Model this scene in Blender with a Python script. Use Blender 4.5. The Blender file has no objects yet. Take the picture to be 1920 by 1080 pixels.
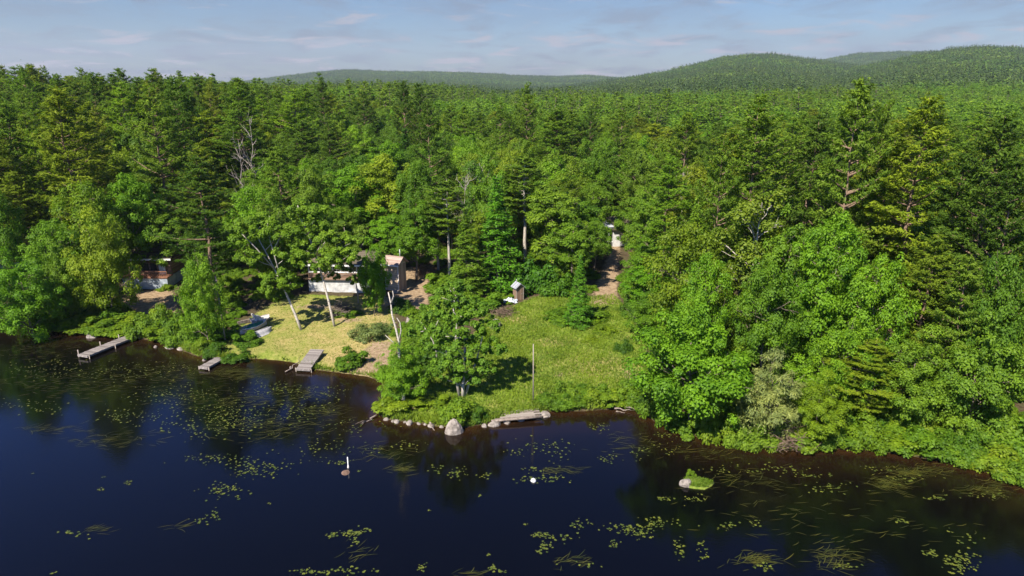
EXPOSURE = 1.15
SUN_POWER = 4.6
SKY_POWER = 0.075
SKY_RAMP = [(0, (.38, .415, .475)), (.07, (.40, .45, .52)), (.16, (.40, .48, .59)), (.50, (.36, .66, 1.42)), (.85, (.19, .37, .85)), (1, (.20, .38, .85))]
CLOUD_GREY = (1.55, 1.72, 2.1)
CLOUD_PINK = (3.5, 3.2, 3.4)
HAZE = 0.00008
DEV = False
# the near forest trees that the photograph shows; the hidden ones belong to the forest mass
KEEP = set([1,2,8,9,11,13,14,16,19,20,21,22,30,33,40,50,51,55,58,59,62,66,69,70,73,74,75,77,78,79,81,82,89,91,93,95,97,99,100,102,110,113,114,116,117,121,127,133,135,138,139,140,143,145,148,152,154,157,160,162,163,167,171,172,178,180,181,182,188,189,193,195,196,201,202,206,207,209,210,212,215,217,218,219,225,228,231,232,235,240,250,254,256,257,260,267,268,273,280,281,282,284,285,287,288,290,291,292,298,300,302,305,307,308,309,315,319,321,324,327,332,333,339,340,343,347,349,354,357,360,361,363,364,367,368,369,374,375,384,386,390,391,393,394,395,398,403,406,415,420,425,428,431,432,437,445,446,447,448,453,456,457,459,461,462,465,468,470,473,476,477,478,483,485,493,502,508,511,512,514,516,529,532,533,535,536,537,542,543,544,550,552,560,562,565,574,577,583,586,589,600,601,606,608,609,612,622,625,626,630,631,632,633,634,635,636,639,641,644,645,647,648,650,656,659,661,674,676,679,686,691,692,696,704,709,711,713,716,717,719,720,721,731,734,745,747,749,753,755,758,760,761,762,766,769,772,773,782,784,785,786,789,794,796,797,798,799,800,802,803,804,808,814,816,823,824,826,833,840,841,842,843,845,850,854,855,856,860,862,865,867,869,875,880,881,882,888,891,892,895,898,904,906,908,911,912,913,915,929,941,943,958,960,962,963,966,968,972,974,981,983,986,988,996,1001,1006,1009,1010,1018,1019,1020,1022,1024,1030,1032,1037,1038,1039,1041,1042,1046,1047,1052,1055,1061,1065,1066,1072,1073,1080,1082,1083,1084,1085,1091,1093,1094,1096,1100,1101,1105,1106,1124,1125,1126,1128,1133,1139,1142,1149,1151,1157,1158,1168,1172,1174,1176,1182,1183,1184,1185,1187,1191,1199,1200,1206,1212,1213,1219,1228,1229,1232,1236,1237,1239,1240,1245,1246,1249,1262,1267,1268,1272,1275,1277,1281,1282,1288,1293,1295,1296,1297,1307,1310,1311,1313,1322,1335,1336,1338])
import bpy, math, random
import numpy as np
from mathutils import Vector

# ------------------------------------------------------------------ scene, camera
sc = bpy.context.scene
COL = sc.collection
CAM_Z, PITCH, FPX = 25.0, math.radians(16.3), 1280.0
SP, CP = math.sin(PITCH), math.cos(PITCH)
cam = bpy.data.cameras.new('camera'); cam.lens = 24.0; cam.sensor_width = 36.0
cam.clip_start = 0.5; cam.clip_end = 20000.0
cam_o = bpy.data.objects.new('camera', cam); COL.objects.link(cam_o)
cam_o.location = (0, 0, CAM_Z); cam_o.rotation_euler = (math.pi / 2 - PITCH, 0, 0)
sc.camera = cam_o
sc.view_settings.view_transform = 'Standard'; sc.view_settings.look = 'None'
sc.view_settings.exposure = EXPOSURE; sc.view_settings.gamma = 1.0
cy = sc.cycles
cy.max_bounces = 6; cy.diffuse_bounces = 3; cy.glossy_bounces = 3; cy.transmission_bounces = 4
cy.volume_bounces = 0; cy.transparent_max_bounces = 4
cy.caustics_reflective = False; cy.caustics_refractive = False
cy.sample_clamp_indirect = 4.0
cy.use_denoising = True

def ray(px, py):
    u = (px - 960.0) / FPX; v = (540.0 - py) / FPX
    return np.array([u, CP + v * SP, -SP + v * CP])
def at_z(px, py, z=0.0):
    d = ray(px, py); t = (z - CAM_Z) / d[2]
    return d[0] * t, d[1] * t
def at_y(px, py, Y):
    d = ray(px, py); t = Y / d[1]
    return d[0] * t, CAM_Z + d[2] * t
def to_px(x, y, z):
    dz = z - CAM_Z; dep = y * CP - dz * SP; up = dz * CP + y * SP
    return 960 + FPX * x / dep, 540 - FPX * up / dep

# ------------------------------------------------------------------ terrain
SHORE_PX = [(-900, 560), (-400, 580), (-150, 590), (0, 600), (60, 612), (110, 622), (170, 629), (240, 633), (300, 641), (335, 655), (365, 668), (405, 676),
            (440, 676), (480, 673), (520, 676), (556, 681), (566, 690), (590, 694), (640, 700), (690, 707), (712, 716), (722, 735), (712, 760), (706, 776),
            (722, 787), (770, 793), (815, 800), (870, 803), (905, 797), (950, 788), (1000, 778), (1022, 772), (1085, 772), (1150, 768), (1195, 772),
            (1240, 798), (1320, 824), (1400, 838), (1480, 846), (1560, 842), (1640, 846), (1720, 858), (1800, 872), (1870, 892), (1930, 918), (2050, 960), (2300, 1010)]
SHORE = np.array([at_z(*p) for p in SHORE_PX])
SHORE = np.vstack([[(-900.0, 70.0)], SHORE, [(60.0, 26.0), (95.0, -40.0), (140.0, -200.0)]])
LAND_RING = np.vstack([SHORE, [(9000.0, -200.0), (9000.0, 9000.0), (-9000.0, 9000.0), (-9000.0, 70.0)]])

def in_poly(x, y, P):
    x = np.asarray(x, float); y = np.asarray(y, float); c = np.zeros(x.shape, bool)
    n = len(P); j = n - 1
    for i in range(n):
        xi, yi = P[i]; xj, yj = P[j]
        with np.errstate(divide='ignore', invalid='ignore'):
            k = ((yi > y) != (yj > y)) & (x < (xj - xi) * (y - yi) / ((yj - yi) if yj != yi else 1e-12) + xi)
        c ^= k; j = i
    return c
def seg_dist(x, y, P, closed=False):
    x = np.asarray(x, float); y = np.asarray(y, float); d = np.full(x.shape, 1e9)
    Q = list(P) + ([P[0]] if closed else [])
    for a, b in zip(Q[:-1], Q[1:]):
        ax, ay = a; bx, by = b; dx, dy = bx - ax, by - ay
        t = np.clip(((x - ax) * dx + (y - ay) * dy) / (dx * dx + dy * dy + 1e-12), 0, 1)
        d = np.minimum(d, np.hypot(x - ax - t * dx, y - ay - t * dy))
    return d
def shore_d(x, y):
    d = seg_dist(x, y, SHORE)
    return np.where(in_poly(x, y, LAND_RING), d, -d)
def sstep(a, b, x):
    t = np.clip((x - a) / (b - a), 0, 1); return t * t * (3 - 2 * t)

RIDGES = [  # start, crest distance, power, outline of the tree tops (pixel x -> pixel y)
    (1500, 3600, 1.6, [(-400, 160), (300, 165), (450, 156), (520, 146), (600, 136.5), (650, 132.5), (720, 135.5), (850, 137), (950, 141), (1050, 143.5), (1100, 141), (1170, 146), (1260, 150), (1400, 155), (2300, 150)]),
    (420, 2000, 1.5, [(-400, 190), (1000, 175), (1100, 158), (1180, 146), (1250, 134), (1300, 121), (1350, 108), (1400, 101.5), (1440, 102), (1490, 109), (1540, 115), (1600, 124), (1700, 138), (2300, 150)]),
    (1700, 3500, 1.4, [(-400, 190), (1380, 150), (1450, 126), (1540, 111), (1600, 100), (1680, 96), (1760, 96), (1850, 99), (2300, 110)]),
    (380, 1600, 1.35, [(-400, 190), (1200, 178), (1450, 150), (1550, 138), (1650, 118), (1720, 102), (1780, 92), (1840, 87), (1900, 91), (1980, 99), (2300, 104)]),
]
def terrain(x, y, d=None):
    x = np.asarray(x, float); y = np.asarray(y, float)
    if d is None: d = shore_d(x, y)
    z = np.where(d > 0, 0.32 * sstep(0, 0.8, d) + 0.05 * np.clip(d - 0.8, 0, 45) + 0.012 * np.clip(d - 45, 0, 200), np.maximum(-1.8, d * 0.45) - 0.03)
    z = z + np.where(d > 3, 0.18 * np.sin(x * 0.21 + 1.3) * np.sin(y * 0.17) * sstep(3, 12, d), 0)
    # the knoll under the left forest
    z = z + 5.0 * sstep(95, 170, y) * sstep(-10, -70, x) * (d > 0)
    ys = np.maximum(y, 50.0)
    pxx = 960 + FPX * x / (ys * CP)
    h = np.zeros(x.shape)
    for r0, r1, pw, prof in RIDGES:
        a = np.array(prof, float)
        ty = np.interp(pxx, a[:, 0], a[:, 1])
        t = (540 - ty) / FPX
        H = r1 * (t * CP - SP) / (CP + t * SP) + CAM_Z - 18.0
        s = np.clip((y - r0) / (r1 - r0), 0, 1)
        zz = np.maximum(H, 0) * s ** pw * (1 - 0.7 * sstep(r1, r1 * 1.7, y))
        h = np.maximum(h, zz)
    return z + h * (d > 0)
def tz(x, y): return float(terrain(np.array([x]), np.array([y]))[0])
def gp(px, py):
    z = 0.5
    for _ in range(12):
        x, y = at_z(px, py, z); z = 0.5 * z + 0.5 * max(tz(x, y), 0)
    x, y = at_z(px, py, z)
    return x, y, tz(x, y)

def gpoly(L): return np.array([gp(*p)[:2] for p in L])
LAWN_LEFT = gpoly([(422, 650), (445, 672), (480, 671), (540, 676), (566, 686), (640, 697), (706, 703), (738, 690), (742, 640), (735, 585), (728, 558), (690, 556), (640, 556), (570, 552), (530, 562), (500, 575), (470, 596), (440, 624), (425, 638)])
LAWN_MAIN = gpoly([(770, 785), (830, 793), (900, 788), (1010, 768), (1100, 752), (1200, 740), (1218, 690), (1200, 630), (1172, 575), (1150, 552), (1110, 556), (1050, 552), (1000, 558), (955, 578), (900, 600), (880, 650), (820, 700), (790, 740)])
YARD = gpoly([(210, 588), (262, 594), (318, 602), (334, 598), (334, 570), (322, 545), (240, 545), (222, 566)])
TRACK = gpoly([(1106, 572), (1156, 570), (1158, 520), (1162, 470), (1164, 446), (1148, 446), (1140, 480), (1124, 520)])
SHED_TRACK = gpoly([(752, 500), (800, 505), (806, 540), (800, 592), (782, 590), (765, 560), (742, 560), (745, 530)])
SAND_COVE = gpoly([(640, 698), (706, 706), (738, 690), (735, 640), (700, 640), (668, 668)])
HOUSE_LAWN = gpoly([(1118, 446), (1172, 446), (1176, 430), (1120, 430)])
OPEN_POLYS = [LAWN_LEFT, LAWN_MAIN, YARD, TRACK, SHED_TRACK, HOUSE_LAWN]
def soft(x, y, P, w=0.9):
    d = seg_dist(x, y, P, True)
    d = np.where(in_poly(x, y, P), d, -d)
    return sstep(-w, w, d)

# ------------------------------------------------------------------ mesh helpers
def mesh_np(name, blocks, mats, smooth=False, attr=None, attr_name='tone'):
    """blocks: list of (V, F, material_index); F has 3 or 4 columns."""
    Vs, loops, tot, mi, off = [], [], [], [], 0
    for V, F, m in blocks:
        V = np.asarray(V, np.float32).reshape(-1, 3); F = np.asarray(F, np.int32)
        Vs.append(V); loops.append((F + off).ravel()); tot.append(np.full(len(F), F.shape[1], np.int32))
        mi.append(np.full(len(F), m, np.int32)); off += len(V)
    V = np.concatenate(Vs); L = np.concatenate(loops).astype(np.int32); T = np.concatenate(tot); MI = np.concatenate(mi)
    me = bpy.data.meshes.new(name)
    me.vertices.add(len(V)); me.vertices.foreach_set('co', V.ravel())
    me.loops.add(len(L)); me.loops.foreach_set('vertex_index', L)
    me.polygons.add(len(T))
    st = np.zeros(len(T), np.int32); st[1:] = np.cumsum(T)[:-1]
    me.polygons.foreach_set('loop_start', st)
    try: me.polygons.foreach_set('loop_total', T)
    except Exception: pass
    for m in (mats if isinstance(mats, (list, tuple)) else [mats]): me.materials.append(m)
    me.polygons.foreach_set('material_index', MI)
    me.polygons.foreach_set('use_smooth', np.full(len(T), bool(smooth)))
    if attr is not None:
        a = me.attributes.new(attr_name, 'FLOAT', 'POINT'); a.data.foreach_set('value', np.asarray(attr, np.float32))
    me.update(calc_edges=True); me.validate()
    return me
def link(name, me, parent=None, loc=None):
    o = bpy.data.objects.new(name, me); COL.objects.link(o)
    if parent is not None: o.parent = parent
    if loc is not None: o.location = loc
    return o
def tag(o, label=None, cat=None, group=None, kind=None):
    if label: o['label'] = label
    if cat: o['category'] = cat
    if group: o['group'] = group
    if kind: o['kind'] = kind
    return o
def empty(name, loc, rz=0.0):
    o = bpy.data.objects.new(name, None); COL.objects.link(o); o.location = loc; o.rotation_euler = (0, 0, rz)
    o.empty_display_size = 0.3
    return o

def norm(a): return a / np.maximum(np.linalg.norm(a, axis=-1, keepdims=True), 1e-9)
def tube(pts, rad, sides=6, cap=True):
    pts = np.asarray(pts, float); n = len(pts); rad = np.broadcast_to(np.asarray(rad, float), (n,))
    t = norm(np.gradient(pts, axis=0))
    ref = np.array([0, 0, 1.0]) if abs(t[:, 2]).mean() < 0.85 else np.array([1.0, 0, 0])
    b = norm(np.cross(t, ref)); c = np.cross(t, b)
    a = np.linspace(0, 2 * math.pi, sides, endpoint=False)
    V = (pts[:, None] + rad[:, None, None] * (np.cos(a)[None, :, None] * b[:, None] + np.sin(a)[None, :, None] * c[:, None])).reshape(-1, 3)
    i = np.arange(n - 1)[:, None] * sides; k = np.arange(sides)[None]; k2 = (k + 1) % sides
    F = np.stack([i + k, i + k2, i + sides + k2, i + sides + k], -1).reshape(-1, 4)
    if cap:   # close the far end with a fan of quads onto a centre vertex
        V = np.vstack([V, pts[-1:], pts[:1]]); e = (n - 1) * sides; m = n * sides
        ks = np.arange(0, sides, 2)
        F = np.vstack([F, np.stack([e + ks, e + (ks + 1) % sides, e + (ks + 2) % sides, np.full(len(ks), m)], -1),
                       np.stack([(ks + 2) % sides, (ks + 1) % sides, ks, np.full(len(ks), m + 1)], -1)])
    return V, F
def merge(parts):
    Vs, Fs, o = [], [], 0
    for V, F in parts:
        Vs.append(V); Fs.append(np.asarray(F) + o); o += len(V)
    return np.concatenate(Vs), np.concatenate(Fs)
def box(x0, x1, y0, y1, z0, z1):
    V = np.array([(x0, y0, z0), (x1, y0, z0), (x1, y1, z0), (x0, y1, z0), (x0, y0, z1), (x1, y0, z1), (x1, y1, z1), (x0, y1, z1)], float)
    F = np.array([(0, 3, 2, 1), (4, 5, 6, 7), (0, 1, 5, 4), (1, 2, 6, 5), (2, 3, 7, 6), (3, 0, 4, 7)])
    return V, F
def hexa(V8):
    return np.array(V8, float), np.array([(0, 3, 2, 1), (4, 5, 6, 7), (0, 1, 5, 4), (1, 2, 6, 5), (2, 3, 7, 6), (3, 0, 4, 7)])
def leaves(C, N, L, W, rng, T=None, fold=0.12):
    """diamond shaped leaf sprays at C, facing N, length L, width W, optional long axis T"""
    n = len(C); N = norm(N)
    if T is None: T = rng.normal(size=(n, 3))
    T = norm(T - N * (T * N).sum(1, keepdims=True)); B = np.cross(N, T)
    L = np.broadcast_to(L, (n,))[:, None]; W = np.broadcast_to(W, (n,))[:, None]
    V = np.stack([C - T * L * .5, C + B * W * .5 - N * W * fold - T * L * .06, C + T * L * .5 - N * L * fold * .6, C - B * W * .5 - N * W * fold - T * L * .06], 1).reshape(-1, 3)
    F = np.arange(4 * n).reshape(n, 4)
    return V, F
def crook(a, b, rng, n=5, amp=0.06, sag=0.0):
    a = np.asarray(a, float); b = np.asarray(b, float); L = np.linalg.norm(b - a)
    t = np.linspace(0, 1, n)[:, None]
    p = a + (b - a) * t + rng.normal(size=(n, 3)) * amp * L * np.sin(t * math.pi)
    p[:, 2] += (sag * L * np.sin(t * math.pi))[:, 0]
    return p

# ------------------------------------------------------------------ materials
def new_mat(name):
    m = bpy.data.materials.new(name); m.use_nodes = True; nt = m.node_tree; nt.nodes.clear()
    return m, nt, nt.nodes, nt.links
def N(ns, t, **kw):
    n = ns.new(t)
    for k, v in kw.items():
        if k == 'op': n.operation = v
        elif k == 'blend': n.blend_type = v
        else: setattr(n, k, v)
    return n
def rgba(c): return (c[0], c[1], c[2], 1.0)
def mixc(nt, f, a, b, blend='MIX'):
    n = nt.nodes.new('ShaderNodeMix'); n.data_type = 'RGBA'; n.blend_type = blend
    for s, v in ((n.inputs[0], f), (n.inputs[6], a), (n.inputs[7], b)):
        if isinstance(v, (int, float)): s.default_value = v
        elif isinstance(v, tuple): s.default_value = rgba(v)
        else: nt.links.new(v, s)
    return n.outputs[2]
def mth(nt, op, a, b=None, c=None, clamp=False):
    n = nt.nodes.new('ShaderNodeMath'); n.operation = op; n.use_clamp = clamp
    for i, v in enumerate((a, b, c)):
        if v is None: continue
        if isinstance(v, (int, float)): n.inputs[i].default_value = v
        else: nt.links.new(v, n.inputs[i])
    return n.outputs[0]
def ramp(nt, f, stops):
    n = nt.nodes.new('ShaderNodeValToRGB'); e = n.color_ramp.elements
    e[0].position = stops[0][0]; e[0].color = rgba(stops[0][1])
    for p, c in stops[1:-1]:
        k = e.new(p); k.color = rgba(c)
    e[len(stops) - 1].position = stops[-1][0]; e[len(stops) - 1].color = rgba(stops[-1][1])
    nt.links.new(f, n.inputs[0]); return n.outputs[0]
def noise(nt, scale, detail=4, rough=.55, vec=None, dist=0.0):
    n = nt.nodes.new('ShaderNodeTexNoise'); n.inputs['Scale'].default_value = scale; n.inputs['Detail'].default_value = detail
    n.inputs['Roughness'].default_value = rough; n.inputs['Distortion'].default_value = dist
    if vec is not None: nt.links.new(vec, n.inputs['Vector'])
    return n.outputs[0]
def coords(nt, scale=(1, 1, 1), which='Object'):
    tc = nt.nodes.new('ShaderNodeTexCoord'); mp = nt.nodes.new('ShaderNodeMapping'); mp.inputs['Scale'].default_value = scale
    nt.links.new(tc.outputs[which], mp.inputs['Vector']); return mp.outputs[0]
def finish(nt, shader):
    o = nt.nodes.new('ShaderNodeOutputMaterial'); nt.links.new(shader, o.inputs['Surface'])
def bump(nt, h, strength=.5, dist=.05):
    b = nt.nodes.new('ShaderNodeBump'); b.inputs['Strength'].default_value = strength; b.inputs['Distance'].default_value = dist
    nt.links.new(h, b.inputs['Height']); return b.outputs[0]
def principled(nt, col, rough=.8, spec=.3, normal=None, metal=0.0):
    p = nt.nodes.new('ShaderNodeBsdfPrincipled')
    if isinstance(col, tuple): p.inputs['Base Color'].default_value = rgba(col)
    else: nt.links.new(col, p.inputs['Base Color'])
    p.inputs['Roughness'].default_value = rough; p.inputs['Specular IOR Level'].default_value = spec; p.inputs['Metallic'].default_value = metal
    if normal is not None: nt.links.new(normal, p.inputs['Normal'])
    return p.outputs[0]
def leaf_mat(name, ca, cb, trans=.32, spec=.25, rough=.55, tcol=(1.15, 1.25, .6)):
    m, nt, ns, lk = new_mat(name)
    oi = ns.new('ShaderNodeObjectInfo'); at = ns.new('ShaderNodeAttribute'); at.attribute_name = 'tone'
    c = mixc(nt, oi.outputs['Random'], ca, cb)
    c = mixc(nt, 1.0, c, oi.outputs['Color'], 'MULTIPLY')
    k = mth(nt, 'MULTIPLY_ADD', at.outputs['Fac'], .7, .65)
    cc = ns.new('ShaderNodeCombineColor')
    lk.new(mth(nt, 'MULTIPLY_ADD', at.outputs['Fac'], .95, .55), cc.inputs[0]); lk.new(k, cc.inputs[1]); lk.new(mth(nt, 'MULTIPLY_ADD', at.outputs['Fac'], .4, .8), cc.inputs[2])
    c = mixc(nt, 1.0, c, cc.outputs[0], 'MULTIPLY')
    p = principled(nt, c, rough, spec)
    t = ns.new('ShaderNodeBsdfTranslucent'); lk.new(mixc(nt, 1.0, c, tcol, 'MULTIPLY'), t.inputs[0])
    mx = ns.new('ShaderNodeMixShader'); mx.inputs[0].default_value = trans
    lk.new(p, mx.inputs[1]); lk.new(t.outputs[0], mx.inputs[2]); finish(nt, mx.outputs[0])
    return m
def plain_mat(name, ca, cb, scale=3.0, rough=.8, spec=.2, stretch=(1, 1, 1), bmp=.3, metal=0.0, detail=5, lo=.35, hi=.65):
    m, nt, ns, lk = new_mat(name)
    f = noise(nt, scale, detail, .6, coords(nt, stretch))
    c = ramp(nt, f, [(lo, ca), (hi, cb)])
    finish(nt, principled(nt, c, rough, spec, bump(nt, f, bmp, .03) if bmp else None, metal)); return m
BLD = [gp(640, 548), gp(283, 535), gp(1150, 458)]
# ------------------------------------------------------------------ plant materials
M = {}
M['broad'] = leaf_mat('broad_leaves', (.106, .218, .010), (.165, .268, .016), trans=.44)
M['pine'] = leaf_mat('pine_needles', (.118, .208, .018), (.160, .245, .022), trans=.38, spec=.10)
M['farbroad_shaded'] = leaf_mat('far_broad_leaves_shaded', (.060, .130, .012), (.105, .170, .018), trans=.2)  # darker than the near leaves: crown self-shading is put into the colour
M['farpine_shaded'] = leaf_mat('far_pine_needles_shaded', (.045, .085, .018), (.07, .11, .022), trans=.2)  # pine needles darkened likewise, painted shade within the far crowns
M['hemlock'] = leaf_mat('hemlock_needles', (.092, .215, .014), (.11, .23, .018), trans=.34)
M['birchleaf'] = leaf_mat('birch_leaves', (.115, .225, .016), (.14, .245, .020), trans=.42)
M['shrubleaf'] = leaf_mat('shrub_leaves', (.106, .212, .010), (.158, .255, .016), trans=.44)
M['willow'] = leaf_mat('willow_leaves', (.20, .25, .060), (.23, .27, .075), trans=.35)
M['grass'] = leaf_mat('grass_blades', (.125, .205, .014), (.165, .225, .020), trans=.35, spec=.15)
M['bark'] = plain_mat('grey_brown_bark', (.10, .075, .055), (.26, .21, .165), 4, .9, .1, (3, 3, .6))
M['pinebark'] = plain_mat('pine_bark', (.12, .075, .05), (.28, .20, .14), 4, .9, .1, (3, 3, .5))
M['greybark'] = plain_mat('pale_grey_bark', (.30, .265, .22), (.50, .45, .38), 4, .9, .1, (3, 3, .6))
M['dead'] = plain_mat('dead_grey_wood', (.24, .20, .165), (.44, .385, .33), 5, .9, .1, (3, 3, .5))
M['twig'] = plain_mat('dry_brown_twigs', (.09, .062, .042), (.20, .145, .10), 6, .9, .1)
def birch_bark():
    m, nt, ns, lk = new_mat('white_birch_bark')
    f = noise(nt, 2.2, 5, .65, coords(nt, (1.2, 1.2, 4.5)))
    c = ramp(nt, f, [(.30, (.07, .055, .045)), (.42, (.40, .355, .29)), (.75, (.60, .55, .47))])
    finish(nt, principled(nt, c, .8, .2, bump(nt, f, .3, .02))); return m
M['birch'] = birch_bark()

# ------------------------------------------------------------------ plant shapes (all arrays, z up, base at the origin)
UP = np.array([0, 0, 1.0])
def fib(n, rng, jit=.25):
    i = np.arange(n) + .5; ph = np.arccos(1 - 2 * i / n); th = math.pi * (1 + 5 ** .5) * i
    d = np.stack([np.cos(th) * np.sin(ph), np.sin(th) * np.sin(ph), np.cos(ph)], 1)
    return norm(d + rng.normal(size=d.shape) * jit)
def lobe_leaves(centres, radii, axis_out, rng, per, L, W, flat=.72, droop=0.0, upw=.55):
    Vs, Fs, To, o = [], [], [], 0
    rr = radii / radii.mean()
    for c, r, out, q in zip(centres, radii, axis_out, rr):
        n = max(4, int(per * q * q))
        bias = norm(out * .75 + UP * .65)
        u = norm(rng.normal(size=(n, 3)) + bias * .95)
        s = rng.uniform(.3, 1.0, (n, 1)) ** .5 * rng.uniform(.8, 1.32, (n, 1))
        p = c + u * r * s * np.array([1, 1, flat])
        nn = norm(u * .75 + UP * upw + rng.normal(size=(n, 3)) * .36)
        T = norm(u * np.array([1, 1, .35]) + rng.normal(size=(n, 3)) * .6 - UP * droop)
        k = rng.uniform(.7, 1.3, n)
        V, F = leaves(p, nn, L * k, W * k, rng, T)
        lt = rng.uniform(.25, .75)
        tone = np.clip(lt + rng.normal(size=n) * .18, 0, 1)
        Vs.append(V); Fs.append(F + o); o += len(V); To.append(np.repeat(tone, 4))
    return np.concatenate(Vs), np.concatenate(Fs), np.concatenate(To)

def broadleaf(seed, H=14., R=4.6, base=.22, nl=95, per=165, L=.26, W=.18, top=.35, lean=(0, 0), trunk=.19, squash=1.0, lr=(.14, .29), droop=0.0, limbs=True):
    rng = np.random.default_rng(seed)
    a = H * (1 - base) / 2; zc = H * base + a
    d = fib(nl, rng); d = d[d[:, 2] > -.82]
    f1, f2, f3 = rng.uniform(0, 6.28, 3)
    nz = 1 + .17 * np.sin(3 * np.arctan2(d[:, 1], d[:, 0]) + f1 + 2.2 * d[:, 2]) + .12 * np.sin(5 * d[:, 2] + f2 + 2 * np.arctan2(d[:, 1], d[:, 0]))
    f = rng.uniform(.58, 1.0, len(d)) * nz
    taper = np.where(d[:, 2] > 0, 1 - top * d[:, 2], 1 + .12 * d[:, 2])
    c = np.stack([d[:, 0] * R * f * taper, d[:, 1] * R * f * taper, zc + d[:, 2] * a * .9 * np.minimum(f * 1.08, 1.08)], 1)
    r = R * rng.uniform(lr[0], lr[1], len(d)) * (1 - .25 * np.maximum(d[:, 2], 0))
    c[:, 2] = np.maximum(c[:, 2], r * .6)
    ln = np.array([lean[0], lean[1], 0.0])
    c += ln * (c[:, 2:3] / H)
    # a few inner lobes
    ni = max(4, nl // 7); ci = rng.normal(size=(ni, 3)) * np.array([R * .28, R * .28, a * .4]) + np.array([0, 0, zc]) + ln * .6
    crown = lobe_leaves(np.vstack([c, ci]), np.concatenate([r, np.full(ni, R * .3)]), np.vstack([d, fib(ni, rng)]), rng, per, L, W, .72, droop)
    parts = []
    tr = H * trunk / 14.
    th = zc + a * .45
    tp = crook((0, 0, -.4), ln * (th / H) + np.array([rng.normal() * .2, rng.normal() * .2, th]), rng, 8, .012)
    parts.append(tube(tp, np.linspace(tr * 1.15, tr * .3, 8), 7))
    if limbs:
        for j in rng.permutation(len(c))[:16]:
            zb = np.clip(c[j, 2] - rng.uniform(.25, .5) * math.hypot(*(c[j, :2])) - .6, H * base * .75, th * .96)
            k = np.interp(zb, tp[:, 2], np.arange(len(tp))); i0 = int(k); fr = k - i0; i1 = min(i0 + 1, len(tp) - 1)
            p0 = tp[i0] * (1 - fr) + tp[i1] * fr
            b0 = tr * (1.0 - .75 * zb / th) * .62
            parts.append(tube(crook(p0, c[j], rng, 5, .05, .05), np.linspace(b0, .025, 5), 5))
            for _ in range(2):
                q = p0 + (c[j] - p0) * rng.uniform(.45, .8); e = c[j] + rng.normal(size=3) * r[j] * .8
                parts.append(tube(crook(q, e, rng, 4, .05), np.linspace(b0 * .45, .015, 4), 4))
    return crown, merge(parts)

def pine(seed, H=22., R=5.0, base=.2, gap=1.25, nb=5, dens=8.5, q=8, L=.46, W=.13, irregular=.3, sweep=.16, conical=0.0, trunk=.30, bare=.18):
    """white pine: tiers of level boughs carrying flat plumes of needles"""
    rng = np.random.default_rng(seed)
    C, Nn, T, Ls, tone, parts = [], [], [], [], [], []
    tp = crook((0, 0, -.5), (rng.normal() * .25, rng.normal() * .25, H), rng, 9, .006)
    tr = H * trunk / 22.
    parts.append(tube(tp, np.linspace(tr * 1.1, .03, 9), 7))
    z = H * base; side = rng.uniform(0, 6.28)
    while z < H - .25:
        t = (z - H * base) / (H * (1 - base))
        prof = (1 - conical) * (min(1, .55 + 1.6 * t) * (1 - t ** 2.3) + .10) + conical * (1.02 - t)
        th0 = rng.uniform(0, 6.28); nbr = nb if t < .9 else 4
        for b in range(nbr):
            if rng.random() < bare * (1 - t): continue
            az = th0 + b * 2 * math.pi / nbr + rng.normal() * .22
            lopsided = 1 + irregular * .6 * math.cos(az - side)
            Lb = max(.35, R * prof * rng.uniform(1 - irregular, 1 + irregular * .6) * lopsided)
            p0 = np.array([np.interp(z, tp[:, 2], tp[:, 0]), np.interp(z, tp[:, 2], tp[:, 1]), z + rng.normal() * .12])
            o = np.array([math.cos(az), math.sin(az), 0]); sd = np.array([-o[1], o[0], 0])
            rise = sweep * (0.3 + 1.6 * t) + rng.normal() * .07
            n = 7; s = np.linspace(0, 1, n)
            bp = p0 + o * (Lb * s)[:, None] + UP * (Lb * (rise * s + (.16 if conical < .5 else -.10) * s * s))[:, None]
            if Lb > 1.0: parts.append(tube(bp, np.linspace(max(.02, Lb * .022), .012, n), 4, cap=False))
            nt_ = max(3, int(Lb * dens * 1.25))
            ss = rng.uniform(.22 if Lb > 2 else .05, 1.03, nt_) ** .8
            wid = Lb * .42 * np.sin(np.clip(ss, 0, 1) * math.pi * .8 + .25)
            lat = rng.uniform(-1, 1, nt_) * wid
            base_pt = np.stack([np.interp(ss, s, bp[:, i]) for i in range(3)], 1) + sd * lat[:, None]
            base_pt[:, 2] += np.abs(rng.normal(size=nt_)) * .14 - np.abs(lat) * .05
            outd = norm(o + sd * (lat / (Lb * .5))[:, None] + UP * .28)
            bt = rng.uniform(.3, .7)
            for k in range(q):
                C.append(base_pt + rng.normal(size=(nt_, 3)) * np.array([.15, .15, .07]))
                T.append(norm(outd + rng.normal(size=(nt_, 3)) * .5 + UP * .15))
                Nn.append(norm(UP + rng.normal(size=(nt_, 3)) * .40 + o * .15))
                Ls.append(rng.uniform(.65, 1.25, nt_)); tone.append(np.clip(bt + rng.normal(size=nt_) * .2 + (k / q - .5) * .25, 0, 1))
        z += gap * rng.uniform(.75, 1.3) * (1.05 - .45 * t)
    # leader plume
    n = 26; C.append(np.array([tp[-1, 0], tp[-1, 1], H - .3]) + rng.normal(size=(n, 3)) * np.array([.16, .16, .35]))
    T.append(norm(UP + rng.normal(size=(n, 3)) * .5)); Nn.append(norm(rng.normal(size=(n, 3)))); Ls.append(rng.uniform(.6, 1.1, n)); tone.append(np.full(n, .6))
    C = np.concatenate(C); T = np.concatenate(T); Nn = np.concatenate(Nn); k = np.concatenate(Ls); tone = np.concatenate(tone)
    V, F = leaves(C, Nn, L * k, W * k, rng, T, .05)
    return (V, F, np.repeat(tone, 4)), merge(parts)

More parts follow.
